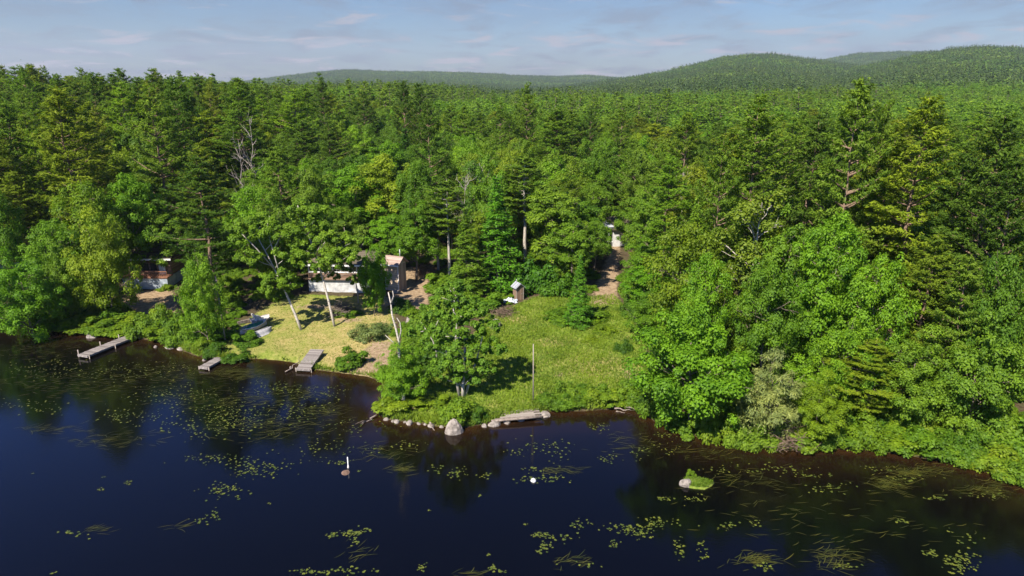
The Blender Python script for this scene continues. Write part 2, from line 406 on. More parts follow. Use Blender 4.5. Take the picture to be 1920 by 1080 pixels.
def bare_tree(seed, H=9., spread=2.6, n=16, r=.13, depth=2, up=.75):
    rng = np.random.default_rng(seed)
    tp = crook((0, 0, -.4), (rng.normal() * .3, rng.normal() * .3, H), rng, 9, .02)
    parts = [tube(tp, np.linspace(r, .02, 9), 6)]
    for i in range(n):
        zb = H * rng.uniform(.35, .95); p0 = np.array([np.interp(zb, tp[:, 2], tp[:, k]) for k in range(3)])
        az = rng.uniform(0, 6.28); Lb = spread * (1.1 - .75 * zb / H) * rng.uniform(.6, 1.3)
        e = p0 + np.array([math.cos(az), math.sin(az), up * rng.uniform(.4, 1.5)]) * Lb
        c = crook(p0, e, rng, 5, .06); parts.append(tube(c, np.linspace(r * .42, .012, 5), 4))
        for _ in range(depth * 2):
            q = c[rng.integers(1, 4)]; e2 = q + (norm((e - p0)[None])[0] + rng.normal(size=3) * .55) * Lb * rng.uniform(.3, .55)
            parts.append(tube(crook(q, e2, rng, 4, .06), np.linspace(r * .2, .008, 4), 3))
    return merge(parts)

def shrub(seed, R=1.2, H=1.5, nl=26, per=170, L=.17, W=.12, droop=0.0):
    rng = np.random.default_rng(seed)
    d = fib(nl * 2, rng, .3); d = d[d[:, 2] > -.15][:nl + 4]
    f = rng.uniform(.5, 1.0, len(d)) * (1 + .2 * np.sin(3 * np.arctan2(d[:, 1], d[:, 0]) + seed))
    c = d * f[:, None] * np.array([R, R, H * .8]); c[:, 2] = np.maximum(c[:, 2], .12)
    r = R * rng.uniform(.24, .42, len(d))
    crown = lobe_leaves(c, r, d, rng, per, L, W, .8, droop)
    parts = [tube(crook((rng.normal() * .08, rng.normal() * .08, -.25), c[j], rng, 4, .05), np.linspace(.035, .012, 4), 4) for j in rng.permutation(len(c))[:10]]
    return crown, merge(parts)

def blob_tree(rng, x, y, H, R, conif, nq):
    """far tree of a few large leaf faces"""
    u = norm(rng.normal(size=(nq, 3)) + UP * .7)
    if conif:
        t = rng.uniform(0, 1, nq) ** .8
        rad = R * (1 - t) * rng.uniform(.7, 1.1, nq) + .2
        az = rng.uniform(0, 6.28, nq)
        C = np.stack([x + np.cos(az) * rad, y + np.sin(az) * rad, H * (.3 + .68 * t)], 1)
        Nn = norm(np.stack([np.cos(az), np.sin(az), np.full(nq, .9)], 1) + rng.normal(size=(nq, 3)) * .35)
        s = R * .6 * (1.1 - .55 * t)
    else:
        C = np.array([x, y, H * .62]) + u * np.array([R, R, H * .36]) * rng.uniform(.75, 1.05, (nq, 1))
        Nn = norm(u + rng.normal(size=(nq, 3)) * .35); s = np.full(nq, R * .52)
    V, F = leaves(C, Nn, s * rng.uniform(.8, 1.3, nq), s * rng.uniform(.6, .9, nq), rng)
    return V, F, np.repeat(np.clip(rng.uniform(.2, .8) + rng.normal(size=nq) * .12, 0, 1), 4)

VAR = {}     # kind -> list of dict(crown=mesh, trunk=mesh, both=mesh, H, R)
def add_variant(kind, name, crown, trunk, leaf, bark, H, R, both=True):
    v = dict(H=H, R=R)
    v['crown'] = mesh_np(name + '_crown', [(crown[0], crown[1], 0)], M[leaf], attr=crown[2])
    v['trunk'] = mesh_np(name + '_trunk', [(trunk[0], trunk[1], 0)], M[bark], smooth=True)
    if both:
        v['both'] = mesh_np(name + '_whole', [(crown[0], crown[1], 0), (trunk[0], trunk[1], 1)], [M[leaf], M[bark]],
                            attr=np.concatenate([crown[2], np.zeros(len(trunk[0]))]))
    VAR.setdefault(kind, []).append(v)
for i, kw in enumerate([dict(H=14, R=4.6), dict(H=15, R=4.0, base=.18, top=.25, nl=105), dict(H=13, R=5.0, top=.45, nl=96, lr=(.13, .27)), dict(H=15, R=3.6, base=.15, top=.5, nl=90, lr=(.16, .31)),
                        dict(H=12, R=4.4, base=.12, top=.3, nl=110, lr=(.12, .26), per=180), dict(H=16, R=4.8, base=.25, top=.3, nl=120, lr=(.12, .25))]):
    c, t = broadleaf(100 + i, **kw); add_variant('broad', 'broadleaf', c, t, 'broad', 'bark', kw['H'], kw['R'])
for i, kw in enumerate([dict(H=22, R=5.0), dict(H=24, R=4.6, base=.28, irregular=.45), dict(H=20, R=5.6, base=.12, gap=1.4), dict(H=23, R=4.4, base=.22, sweep=.22, gap=1.15), dict(H=18, R=4.8, base=.06, gap=1.1, irregular=.25)]):
    c, t = pine(200 + i, **kw); add_variant('pine', 'white_pine', c, t, 'pine', 'pinebark', kw['H'], kw['R'])
for i, kw in enumerate([dict(H=20, R=3.8, base=.52, gap=1.0, bare=.1), dict(H=19, R=3.4, base=.48, gap=1.0, bare=.1)]):
    c, t = pine(250 + i, **kw); add_variant('tallpine', 'bare_stemmed_pine', c, t, 'pine', 'greybark', kw['H'], kw['R'])
for i, kw in enumerate([dict(H=13, R=3.6, base=.06, gap=.5, nb=6, conical=1, sweep=.02, L=.36, W=.13, q=5, irregular=.2, bare=.02), dict(H=15, R=3.2, base=.08, gap=.55, nb=6, conical=1, sweep=.02, L=.36, W=.13, q=5, irregular=.25, bare=.05)]):
    c, t = pine(300 + i, **kw); add_variant('hemlock', 'hemlock', c, t, 'hemlock', 'bark', kw['H'], kw['R'])
for i, kw in enumerate([dict(H=12, R=3.0, base=.28, nl=50, per=150, L=.2, W=.14, top=.4, lr=(.2, .36), trunk=.15), dict(H=11, R=2.8, base=.2, nl=44, per=150, L=.2, W=.14, top=.3, lr=(.2, .36), trunk=.15)]):
    c, t = broadleaf(400 + i, **kw); add_variant('birch', 'birch', c, t, 'birchleaf', 'birch', kw['H'], kw['R'])
for i, kw in enumerate([dict(H=10, R=4.6, base=.02, nl=130, per=185, L=.205, W=.155, top=.35, lr=(.12, .24)), dict(H=9, R=4.0, base=.0, nl=125, per=185, L=.205, W=.155, top=.3, lr=(.12, .25)), dict(H=11, R=4.2, base=.05, nl=130, per=185, L=.205, W=.155, top=.4, lr=(.12, .24))]):
    c, t = broadleaf(500 + i, **kw); add_variant('maple', 'shore_maple', c, t, 'broad', 'bark', kw['H'], kw['R'], False)
c, t = broadleaf(600, H=8.5, R=3.2, base=0, nl=90, per=140, L=.32, W=.085, top=.3, lr=(.16, .3), droop=.9); add_variant('willow', 'willow', c, t, 'willow', 'bark', 8.5, 3.2, False)
for i, kw in enumerate([dict(R=1.2, H=1.5), dict(R=1.5, H=1.4, nl=34), dict(R=1.0, H=1.8, nl=24), dict(R=1.3, H=1.1, nl=28)]):
    c, t = shrub(700 + i, **kw); add_variant('shrub', 'shrub', c, t, 'shrubleaf', 'bark', kw['H'], kw['R'])
c, t = shrub(710, R=1.3, H=1.5, nl=30, per=90, L=.26, W=.07, droop=.5); add_variant('greyshrub', 'grey_willow_shrub', c, t, 'willow', 'bark', 1.5, 1.3, False)
for i in range(3):
    t = bare_tree(800 + i, 11, 2.8); VAR.setdefault('dead', []).append(dict(H=11, R=2.5, wood=mesh_np('dead_tree_wood', [(t[0], t[1], 0)], M['dead'], smooth=True)))

# low detail plants for the far forest
def low_broad(seed, H, R): return broadleaf(seed, H=H, R=R, base=.15, nl=34, per=26, L=.72, W=.5, lr=(.25, .42), limbs=False)
def low_pine(seed, H, R): return pine(seed, H=H, R=R, base=.2, gap=1.7, nb=5, dens=2.2, q=4, L=.9, W=.30)
LOW = []
def add_low(c, t, leaf):
    LOW.append(mesh_np('far_tree', [(c[0], c[1], 0), (t[0], t[1], 1)], [M[leaf], M['bark']], attr=np.concatenate([c[2], np.zeros(len(t[0]))])))
for i in range(4): add_low(*low_broad(900 + i, 13 + i, 4.0 + .3 * i), 'broad')
for i in range(3): add_low(*low_pine(910 + i, 19 + i, 3.6 + .3 * i), 'pine')
PATCH = []
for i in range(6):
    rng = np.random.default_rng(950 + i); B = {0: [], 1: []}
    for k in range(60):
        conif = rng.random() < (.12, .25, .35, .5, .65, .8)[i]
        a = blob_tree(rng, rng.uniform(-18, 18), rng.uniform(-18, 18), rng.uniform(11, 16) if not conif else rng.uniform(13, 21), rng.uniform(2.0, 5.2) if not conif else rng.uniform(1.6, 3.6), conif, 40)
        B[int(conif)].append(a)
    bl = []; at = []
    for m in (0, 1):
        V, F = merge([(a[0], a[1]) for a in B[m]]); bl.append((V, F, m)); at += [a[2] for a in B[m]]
    PATCH.append(mesh_np('far_forest_patch', bl, [M['farbroad_shaded'], M['farpine_shaded']], attr=np.concatenate(at)))
# ------------------------------------------------------------------ light and sky
SUN_EL, SUN_AZ = math.radians(47), math.radians(214)      # azimuth clockwise from +Y
sd = Vector((math.sin(SUN_AZ) * math.cos(SUN_EL), math.cos(SUN_AZ) * math.cos(SUN_EL), math.sin(SUN_EL)))
sl = bpy.data.lights.new('sun', 'SUN'); sl.energy = SUN_POWER; sl.angle = math.radians(.53); sl.color = (1.0, .93, .82)
so = bpy.data.objects.new('sun', sl); COL.objects.link(so); so.rotation_euler = (-sd).to_track_quat('-Z', 'Y').to_euler(); so.location = (-60, -60, 90)
w = bpy.data.worlds.new('World'); sc.world = w; w.use_nodes = True
nt = w.node_tree; nt.nodes.clear(); ns, lk = nt.nodes, nt.links
sky = ns.new('ShaderNodeTexSky'); sky.sky_type = 'NISHITA'; sky.sun_disc = False; sky.sun_elevation = SUN_EL; sky.sun_rotation = SUN_AZ
sky.altitude = 200; sky.air_density = 1.0; sky.dust_density = .6; sky.ozone_density = 2.5
tc = ns.new('ShaderNodeTexCoord'); sp = ns.new('ShaderNodeSeparateXYZ'); lk.new(tc.outputs['Generated'], sp.inputs[0])
# clouds lie on a flat sheet high above: direction divided by its height
zc = mth(nt, 'MAXIMUM', mth(nt, 'ADD', sp.outputs[2], .11), .02)
cv = ns.new('ShaderNodeCombineXYZ'); lk.new(mth(nt, 'DIVIDE', sp.outputs[0], zc), cv.inputs[0]); lk.new(mth(nt, 'DIVIDE', sp.outputs[1], zc), cv.inputs[1])
def mapped(scale, loc):
    mp = ns.new('ShaderNodeMapping'); mp.inputs['Scale'].default_value = scale; mp.inputs['Location'].default_value = loc
    lk.new(cv.outputs[0], mp.inputs['Vector']); return mp.outputs[0]
f1 = noise(nt, 1.0, 7, .6, mapped((2.2, 1.5, 1), (3.1, 7.4, 0)), .5)
f2 = noise(nt, 1.0, 8, .55, mapped((.9, .7, 1), (9.2, 2.3, 0)), .3)
f3 = noise(nt, 1.0, 7, .6, mapped((1.7, 2.0, 1), (5.7, 1.1, 0)), .6)
m1 = mth(nt, 'MULTIPLY', ramp(nt, f1, [(.48, (0, 0, 0)), (.66, (1, 1, 1))]), .75)
m2 = mth(nt, 'MULTIPLY', ramp(nt, f2, [(.40, (0, 0, 0)), (.72, (1, 1, 1))]), .45)
m3 = mth(nt, 'MULTIPLY', ramp(nt, f3, [(.545, (0, 0, 0)), (.65, (1, 1, 1))]), .9)
zen = mth(nt, 'SUBTRACT', 1.0, mth(nt, 'MULTIPLY', sp.outputs[2], 3.2), None, True)     # clouds thin out overhead
skc = mixc(nt, 1.0, sky.outputs[0], ramp(nt, mth(nt, 'MULTIPLY', sp.outputs[2], 1.4, None, True), SKY_RAMP), 'MULTIPLY')
c = mixc(nt, mth(nt, 'MULTIPLY', m2, zen), skc, CLOUD_GREY)
c = mixc(nt, mth(nt, 'MULTIPLY', m1, zen), c, CLOUD_GREY)
c = mixc(nt, mth(nt, 'MULTIPLY', m3, zen), c, CLOUD_PINK)
bg = ns.new('ShaderNodeBackground'); bg.inputs[1].default_value = SKY_POWER; lk.new(c, bg.inputs[0])
wo = ns.new('ShaderNodeOutputWorld'); lk.new(bg.outputs[0], wo.inputs[0])

# ------------------------------------------------------------------ ground sheet
def polar(rs, a0, a1, na, wrap=False):
    an = np.linspace(a0, a1, na, endpoint=not wrap)
    R, A = np.meshgrid(rs, an, indexing='ij')
    X = (R * np.sin(A)).ravel(); Y = (R * np.cos(A)).ravel()
    n = len(rs); i = np.arange(n - 1)[:, None] * na
    k = np.arange(na if wrap else na - 1)[None]; k2 = (k + 1) % na
    F = np.stack([i + k, i + na + k, i + na + k2, i + k2], -1).reshape(-1, 4)[:, ::-1]
    return X, Y, F
rs = np.concatenate([np.arange(6, 34, 3.0), np.arange(34, 100, .42), np.arange(100, 200, 1.5), np.geomspace(200, 7000, 80)])
X, Y, F = polar(rs, math.radians(-75), math.radians(75), 560)
D = shore_d(X, Y); Z = terrain(X, Y, D)
rng = np.random.default_rng(1)
near = (np.hypot(X, Y) < 130) & (D > .3)
Z = Z + np.where(near, rng.normal(size=len(Z)) * .025, 0)
aL = np.maximum(soft(X, Y, LAWN_LEFT), soft(X, Y, LAWN_MAIN)); aL = np.maximum(aL, soft(X, Y, HOUSE_LAWN))
aS = np.maximum.reduce([soft(X, Y, YARD, 1.2), soft(X, Y, TRACK, 1.0), soft(X, Y, SHED_TRACK, 1.1), soft(X, Y, SAND_COVE, .9)])
def spot(px, py, rx, ry):
    a, b, _ = gp(px, py); return np.exp(-((X - a) / rx) ** 2 - ((Y - b) / ry) ** 2)
aS = np.maximum(aS, .75 * np.maximum.reduce([spot(942, 590, 1.6, 1.3), spot(655, 600, 2.2, 1.0), spot(1185, 705, 1.0, 1.5), spot(1050, 702, .7, .5), spot(590, 575, 3.0, 1.0)]))
aD = np.maximum(.62 * np.maximum.reduce([spot(1120, 690, 4.5, 2.2), spot(1040, 640, 2.5, 1.2), spot(980, 600, 2.5, 1.2)]), soft(X, Y, LAWN_LEFT, 1.5) * (.45 + .4 * sstep(-24, -14, X)), .22 * soft(X, Y, LAWN_MAIN, 1.5))
def ground_mat():
    m, nt, ns, lk = new_mat('ground_soil_and_turf')
    co = coords(nt)
    def at(n):
        a = ns.new('ShaderNodeAttribute'); a.attribute_name = n; return a.outputs['Fac']
    n1 = noise(nt, .45, 5, .6, co); n2 = noise(nt, 2.6, 5, .65, co); n3 = noise(nt, 14, 3, .6, co)
    floor = ramp(nt, n2, [(.35, (.045, .034, .020)), (.5, (.085, .062, .036)), (.7, (.06, .075, .022))])
    green = ramp(nt, n2, [(.3, (.085, .150, .014)), (.5, (.145, .205, .024)), (.72, (.22, .225, .045))])
    tan = ramp(nt, n2, [(.3, (.25, .195, .065)), (.55, (.37, .28, .115)), (.75, (.43, .32, .165))])
    sand = ramp(nt, n2, [(.3, (.17, .115, .07)), (.5, (.27, .19, .115)), (.75, (.38, .285, .18))])
    dj = mth(nt, 'ADD', at('dry'), mth(nt, 'MULTIPLY', mth(nt, 'SUBTRACT', n1, .5), 1.6), None, True)
    dj = mth(nt, 'MULTIPLY', dj, mth(nt, 'MULTIPLY_ADD', n3, .8, .6), None, True)
    turf = mixc(nt, dj, green, tan)
    lj = mth(nt, 'ADD', at('lawn'), mth(nt, 'MULTIPLY', mth(nt, 'SUBTRACT', n2, .5), 1.1), None, True)
    sj = mth(nt, 'ADD', at('sand'), mth(nt, 'MULTIPLY', mth(nt, 'SUBTRACT', n2, .5), .9), None, True)
    lj = ramp(nt, lj, [(.3, (0, 0, 0)), (.6, (1, 1, 1))]); sj = ramp(nt, sj, [(.35, (0, 0, 0)), (.7, (1, 1, 1))])
    c = mixc(nt, lj, floor, turf); c = mixc(nt, sj, c, sand)
    h = mth(nt, 'ADD', n2, mth(nt, 'MULTIPLY', n3, .6))
    finish(nt, principled(nt, c, .95, .05, bump(nt, h, .6, .08))); return m
me = mesh_np('ground', [(np.stack([X, Y, Z], 1), F, 0)], ground_mat(), True, aL, 'lawn')
for nm, v in (('sand', aS), ('dry', aD)):
    a = me.attributes.new(nm, 'FLOAT', 'POINT'); a.data.foreach_set('value', v.astype(np.float32))
tag(link('ground', me), kind='structure')

# ------------------------------------------------------------------ pond
def water_mat():
    m, nt, ns, lk = new_mat('dark_pond_water')
    co = coords(nt)
    at = ns.new('ShaderNodeAttribute'); at.attribute_name = 'depth'
    n = noise(nt, .9, 4, .6, co)
    k = mth(nt, 'ADD', at.outputs['Fac'], mth(nt, 'MULTIPLY', mth(nt, 'SUBTRACT', n, .5), 2.0))
    c = ramp(nt, mth(nt, 'DIVIDE', k, 9.0, None, True), [(0, (.030, .014, .005)), (.12, (.011, .006, .003)), (.5, (.0035, .0028, .002)), (1, (.0014, .0016, .002))])
    f = noise(nt, 3.2, 3, .55, coords(nt, (1, 1.8, 1))); g = noise(nt, 11, 2, .5, coords(nt, (1, 1.6, 1)))
    h = mth(nt, 'ADD', f, mth(nt, 'MULTIPLY', g, .3))
    p = ns.new('ShaderNodeBsdfPrincipled'); lk.new(c, p.inputs['Base Color']); p.inputs['Roughness'].default_value = .035; p.inputs['IOR'].default_value = 1.333
    p.inputs['Specular IOR Level'].default_value = .5
    lk.new(bump(nt, h, .13, .03), p.inputs['Normal']); finish(nt, p.outputs[0]); return m
rs = np.concatenate([[.5], np.arange(4, 34, 3.0), np.arange(34, 80, .7), np.geomspace(82, 1500, 24)])
Xw, Yw, Fw = polar(rs, 0, 2 * math.pi, 720, True)
Dw = -shore_d(Xw, Yw)
me = mesh_np('pond_water', [(np.stack([Xw, Yw, np.zeros(len(Xw))], 1), Fw, 0)], water_mat(), True, np.clip(Dw, 0, 30), 'depth')
tag(link('pond_water', me), kind='structure')

# ------------------------------------------------------------------ trees
KINDS = {'broad': ('broadleaf_tree', 'tree'), 'maple': ('maple_tree', 'maple'), 'pine': ('white_pine', 'pine tree'), 'tallpine': ('white_pine', 'pine tree'), 'hemlock': ('hemlock_tree', 'hemlock'),
         'birch': ('birch_tree', 'birch'), 'willow': ('willow_tree', 'willow'), 'dead': ('dead_tree', 'dead tree'), 'shrub': ('shrub', 'shrub'), 'greyshrub': ('willow_shrub', 'shrub')}
PLACED = []      # x, y, radius of everything planted
ALL_TREES = []
prng = random.Random(5)
def plant(kind, x, y, H, R, label=None, group=None, color=None, vi=None, rz=None, tilt=0.0, z=None):
    vs = VAR[kind]; v = vs[prng.randrange(len(vs)) if vi is None else vi % len(vs)]
    if z is None: z = tz(x, y)
    nm, cat = KINDS[kind]
    rz = prng.uniform(0, 6.28) if rz is None else rz
    o = empty(nm, (x, y, z - .05), rz)
    sr, sh = R / v['R'], H / v['H']
    o.scale = (sr, sr, sh)
    if tilt: o.rotation_euler = (tilt * prng.uniform(-1, 1), tilt * prng.uniform(-1, 1), rz)
    col = color or (1, 1, 1)
    if kind == 'dead':
        link('trunk', v['wood'], o)
    else:
        link('stem' if 'shrub' in kind else 'trunk', v['trunk'], o)
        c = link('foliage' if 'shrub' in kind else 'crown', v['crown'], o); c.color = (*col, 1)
    tag(o, label, cat, group)
    PLACED.append((x, y, R)); ALL_TREES.append(o)
    o['_k'] = kind
    return o
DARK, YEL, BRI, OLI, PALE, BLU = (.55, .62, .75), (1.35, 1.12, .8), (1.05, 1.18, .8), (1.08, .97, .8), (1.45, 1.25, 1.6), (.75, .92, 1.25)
# kind, top pixel x, top pixel y, distance Y, half width in pixels, colour, label
HAND = [
 # --- left shore and the first cottage
 ('maple', 178, 392, 71.5, 56, YEL, 'bright green maple on a bare grey trunk left of the sandy yard'),
 ('broad', 150, 335, 80, 62, YEL, 'yellow green broadleaf tree rising behind the maple left of the sandy yard'),
 ('broad', 232, 322, 84, 52, BRI, 'bright green broadleaf tree up the slope behind the brown railed cottage'),
 ('maple', 30, 470, 67, 60, BRI, 'pale green broad tree over the bank at the far left edge of the pond'),
 ('maple', 98, 452, 71, 45, None, 'mid green tree between the far left bank and the maple with the grey trunk'),
 ('pine', 375, 292, 72, 66, DARK, 'big dark old white pine standing over the pole by the bank'),
 ('maple', 368, 475, 64, 42, BRI, 'full bright green maple between the sandy yard and the leaning pole'),
 ('broad', 294, 372, 85, 42, None, 'green tree hanging its boughs over the roof of the brown railed cottage'),
 ('broad', 245, 212, 112, 45, DARK, 'dark round broadleaf tree among the pines above the brown railed cottage'),
 ('pine', 330, 150, 118, 42, None, 'tall white pine on the left slope with a bare pale lower trunk'),
 ('pine', 115, 172, 104, 58, OLI, 'wide olive white pine with layered boughs high on the left slope'),
 ('pine', 45, 215, 96, 52, OLI, 'shaggy olive white pine at the left edge halfway up the slope'),
 ('pine', 22, 322, 84, 50, OLI, 'low olive white pine at the left edge above the bank trees'),
 ('pine', 165, 230, 100, 46, OLI, 'layered white pine below the skyline pines on the left slope'),
 ('pine', 520, 275, 95, 52, None, 'layered white pine behind the two leaning birches'),
 ('pine', 610, 225, 110, 46, DARK, 'dark bushy white pine behind the white cottage'),
 ('pine', 602, 148, 150, 26, DARK, 'small dark pine head standing out against the far ridge'),
 ('dead', 465, 222, 112, 26, None, 'grey leafless tree top on the slope behind the leaning birches'),
 ('dead', 445, 262, 100, 24, None, 'thin pale leafless tree among green crowns behind the leaning birches'),
 # --- around the white cottage
 ('broad', 470, 345, 86, 55, BRI, 'green broadleaf tree close behind the higher of the leaning birches'),
 ('broad', 590, 375, 86, 46, None, 'green broadleaf tree over the left end of the white cottage'),
 ('broad', 640, 385, 88, 40, None, 'green broadleaf tree behind the roof of the white cottage'),
 ('broad', 665, 300, 98, 60, BRI, 'round fresh green tree on the slope behind the white cottage'),
 ('broad', 725, 288, 98, 66, YEL, 'large light green tree uphill of the tan shed'),
 ('broad', 725, 385, 88, 42, BRI, 'bright green tree directly behind the tan shed'),
 ('maple', 694, 452, 71.5, 28, BRI, 'bushy bright green young tree in front of the white cottage'),
 ('broad', 775, 365, 84, 48, None, 'spreading tree on a thick pinkish trunk right of the tan shed'),
 ('tallpine', 838, 335, 84, 42, None, 'white pine on a tall pale bare trunk behind the lakeside bushes'),
 ('tallpine', 818, 372, 87, 36, None, 'slimmer white pine with bare trunk next to the tall pale one'),
 ('dead', 868, 330, 90, 30, None, 'broken grey leafless tree poking up behind the tall bare pines'),
 ('broad', 890, 285, 104, 48, OLI, 'olive green tree behind the broken leafless tree'),
 ('hemlock', 932, 330, 79, 56, BRI, 'bright green hemlock beside the small grey roofed outhouse'),
 ('tallpine', 985, 292, 90, 50, None, 'white pine with a reddish trunk behind the outhouse'),
 ('broad', 1040, 325, 85, 58, None, 'dense green tree on a straight trunk behind the outhouse bushes'),
 ('broad', 960, 300, 103, 46, OLI, 'olive yellow crown uphill between hemlock and the white house'),
 ('broad', 1085, 368, 90, 56, None, 'green tree shading the dirt track from its left side'),
 ('broad', 1065, 290, 105, 52, OLI, 'wide olive green crown beyond the head of the clearing'),
 ('broad', 1118, 405, 86, 34, None, 'small dark tree overhanging the shaded end of the dirt track'),
 ('broad', 1072, 392, 79, 44, None, 'green tree on the left verge shading the dirt track, behind the slim conical one'),
 ('hemlock', 1088, 478, 67.5, 30, BRI, 'slim young conical tree with pale stem on the back lawn'),
 # --- the middle point
 ('maple', 752, 640, 50.6, 46, BRI, 'small fresh green tree wrapped around the dead birch on the point'),
 
 # --- forest wall right of the clearing
 ('broad', 1225, 440, 78, 52, None, 'leafy tree at the right edge of the dirt track'),
 ('maple', 1225, 545, 64, 50, None, 'dark leafy tree overhanging the right side of the lawn'),
 ('broad', 1215, 480, 70.5, 42, BRI, 'light green tree at the lawn corner next to the dirt track'),
 ('maple', 1312, 572, 46.6, 104, BRI, 'big bright green maple bending over the water right of the lawn'),
 ('maple', 1262, 610, 53, 52, None, 'small maple between the lawn and the big shore maple'),
 ('willow', 1448, 668, 45.3, 62, None, 'pale grey green willow drooping to the water with dry brown twigs'),
 ('maple', 1400, 545, 56, 62, None, 'green tree behind the pale drooping willow'),
 ('maple', 1500, 560, 53, 66, BRI, 'light green maple uphill right of the pale willow'),
 ('maple', 1590, 600, 48, 66, BRI, 'light green maple over the bank right of the willow'),
 ('maple', 1545, 705, 44.5, 50, YEL, 'yellow green low tree at the waterline beside the willow twigs'),
 ('pine', 1650, 640, 46, 66, YEL, 'yellow green young pine with fan shaped boughs on the right bank'),
 ('maple', 1730, 620, 46, 66, None, 'dark green maple at the right bank beside the young pine'),
 ('maple', 1860, 590, 45, 80, (.8, .9, .9), 'dark leafy tree at the right edge above the bank bushes'),
 ('broad', 1330, 470, 65, 54, BRI, 'light green crown in the second row behind the big shore maple'),
 ('broad', 1450, 470, 64, 60, None, 'green crown in the second row above the pale willow'),
 ('broad', 1570, 395, 67, 70, BRI, 'tall light green tree in the middle of the right forest'),
 ('broad', 1490, 375, 72, 56, None, 'dark green pointed tree left of the tallest light green one'),
 ('broad', 1660, 455, 62, 62, BRI, 'bushy light green tree below the twin giant pines'),
 ('pine', 1822, 480, 57, 60, None, 'white pine with a bare grey trunk and level boughs near the right edge'),
 ('pine', 1760, 440, 63, 58, OLI, 'olive white pine in the second row near the right edge'),
 ('pine', 1618, 150, 86, 74, None, 'giant white pine breaking the skyline of the right forest'),
 ('pine', 1668, 195, 88, 52, None, 'bushy white pine close against the right flank of the giant pine'),
 ('pine', 1742, 182, 83, 84, YEL, 'giant yellow green white pine right of the tallest one'),
 ('pine', 1425, 184, 92, 84, None, 'broad white pine with a rounded layered head left of the giant pines'),
 ('pine', 1355, 262, 86, 58, None, 'level boughed white pine beside the bare forked tree'),
 ('pine', 1530, 212, 94, 60, DARK, 'dark white pine standing between the broad one and the giant one'),
 ('pine', 1288, 212, 98, 46, OLI, 'thin wispy white pine right of the dirt track'),
 ('dead', 1285, 322, 84, 34, None, 'bare forked grey tree right of the dirt track'),
 ('pine', 1885, 215, 68, 76, DARK, 'dark heavy white pine cut by the right edge of the frame'),
 ('pine', 1812, 270, 76, 60, DARK, 'dark white pine in the notch left of the frame edge'),
 ('pine', 1240, 300, 96, 48, None, 'white pine with drooping lower boughs above the white house'),
 ('broad', 1114, 340, 99, 44, None, 'green tree leaning over the porch of the white house'),
 ('broad', 1186, 372, 96, 36, None, 'green tree hiding the right side of the white house'),
 ('pine', 1190, 262, 110, 40, None, 'white pine behind the white house at the end of the track'),
 ('pine', 1912, 300, 50, 62, DARK, 'dark pine half outside the frame on the right, in front of the heavy one'),
 ('broad', 1888, 468, 47, 62, (.7, .8, .85), 'dark broad crown at the right edge below the half hidden pine'),
 # --- heads on the middle skyline
 ('pine', 990, 158, 140, 34, None, 'lone tall pine rising over the middle of the forest'),
 ('pine', 935, 190, 135, 28, None, 'narrow pine left of the lone tall middle one'),
 ('pine', 755, 152, 150, 26, DARK, 'left one of two neighbouring pine heads before the far ridge'),
 ('pine', 786, 156, 146, 24, DARK, 'right one of two neighbouring pine heads before the far ridge'),
 ('pine', 1165, 196, 132, 28, None, 'tall thin pine above the end of the dirt track'),
 ('pine', 1110, 200, 138, 26, DARK, 'dark pine left of the tall thin one above the track'),
]
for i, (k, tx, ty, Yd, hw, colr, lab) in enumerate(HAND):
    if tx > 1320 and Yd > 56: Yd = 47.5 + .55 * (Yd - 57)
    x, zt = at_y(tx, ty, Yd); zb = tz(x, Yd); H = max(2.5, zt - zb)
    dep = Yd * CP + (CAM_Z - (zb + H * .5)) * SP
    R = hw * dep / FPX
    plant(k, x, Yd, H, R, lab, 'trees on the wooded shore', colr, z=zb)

# fillers: the rest of the near forest
def sky_sil(px):   # how high (pixel y) fillers may rise
    return np.interp(px, [-300, 0, 420, 470, 700, 1000, 1200, 1280, 1400, 1560, 1640, 1800, 1920, 2300], [118, 118, 132, 150, 172, 196, 215, 240, 215, 200, 200, 215, 225, 215])
CLEAR = [[(430, 560), (720, 545), (745, 700), (560, 700), (430, 680)], [(775, 610), (930, 590), (960, 545), (1110, 520), (1122, 437), (1168, 437), (1168, 540), (1215, 640), (1220, 745), (1000, 775), (770, 790)],
         [(240, 478), (325, 478), (335, 600), (215, 595)], [(572, 500), (765, 472), (810, 520), (800, 600), (572, 560)], [(935, 515), (992, 520), (1000, 580), (935, 580)], [(440, 590), (510, 590), (510, 640), (440, 640)]]
frng = np.random.default_rng(77)
cand = []
while len(cand) < 8200:
    y = 40 + 190 * frng.random() ** .8; x = frng.uniform(-1, 1) * (y * .90 + 14)
    cand.append((x, y))
cand = np.array(cand); cd = shore_d(cand[:, 0], cand[:, 1])
od = np.min([np.where(in_poly(cand[:, 0], cand[:, 1], P), -1, seg_dist(cand[:, 0], cand[:, 1], P, True)) for P in OPEN_POLYS], axis=0)
zc_ = terrain(cand[:, 0], cand[:, 1], cd)
FILL = []
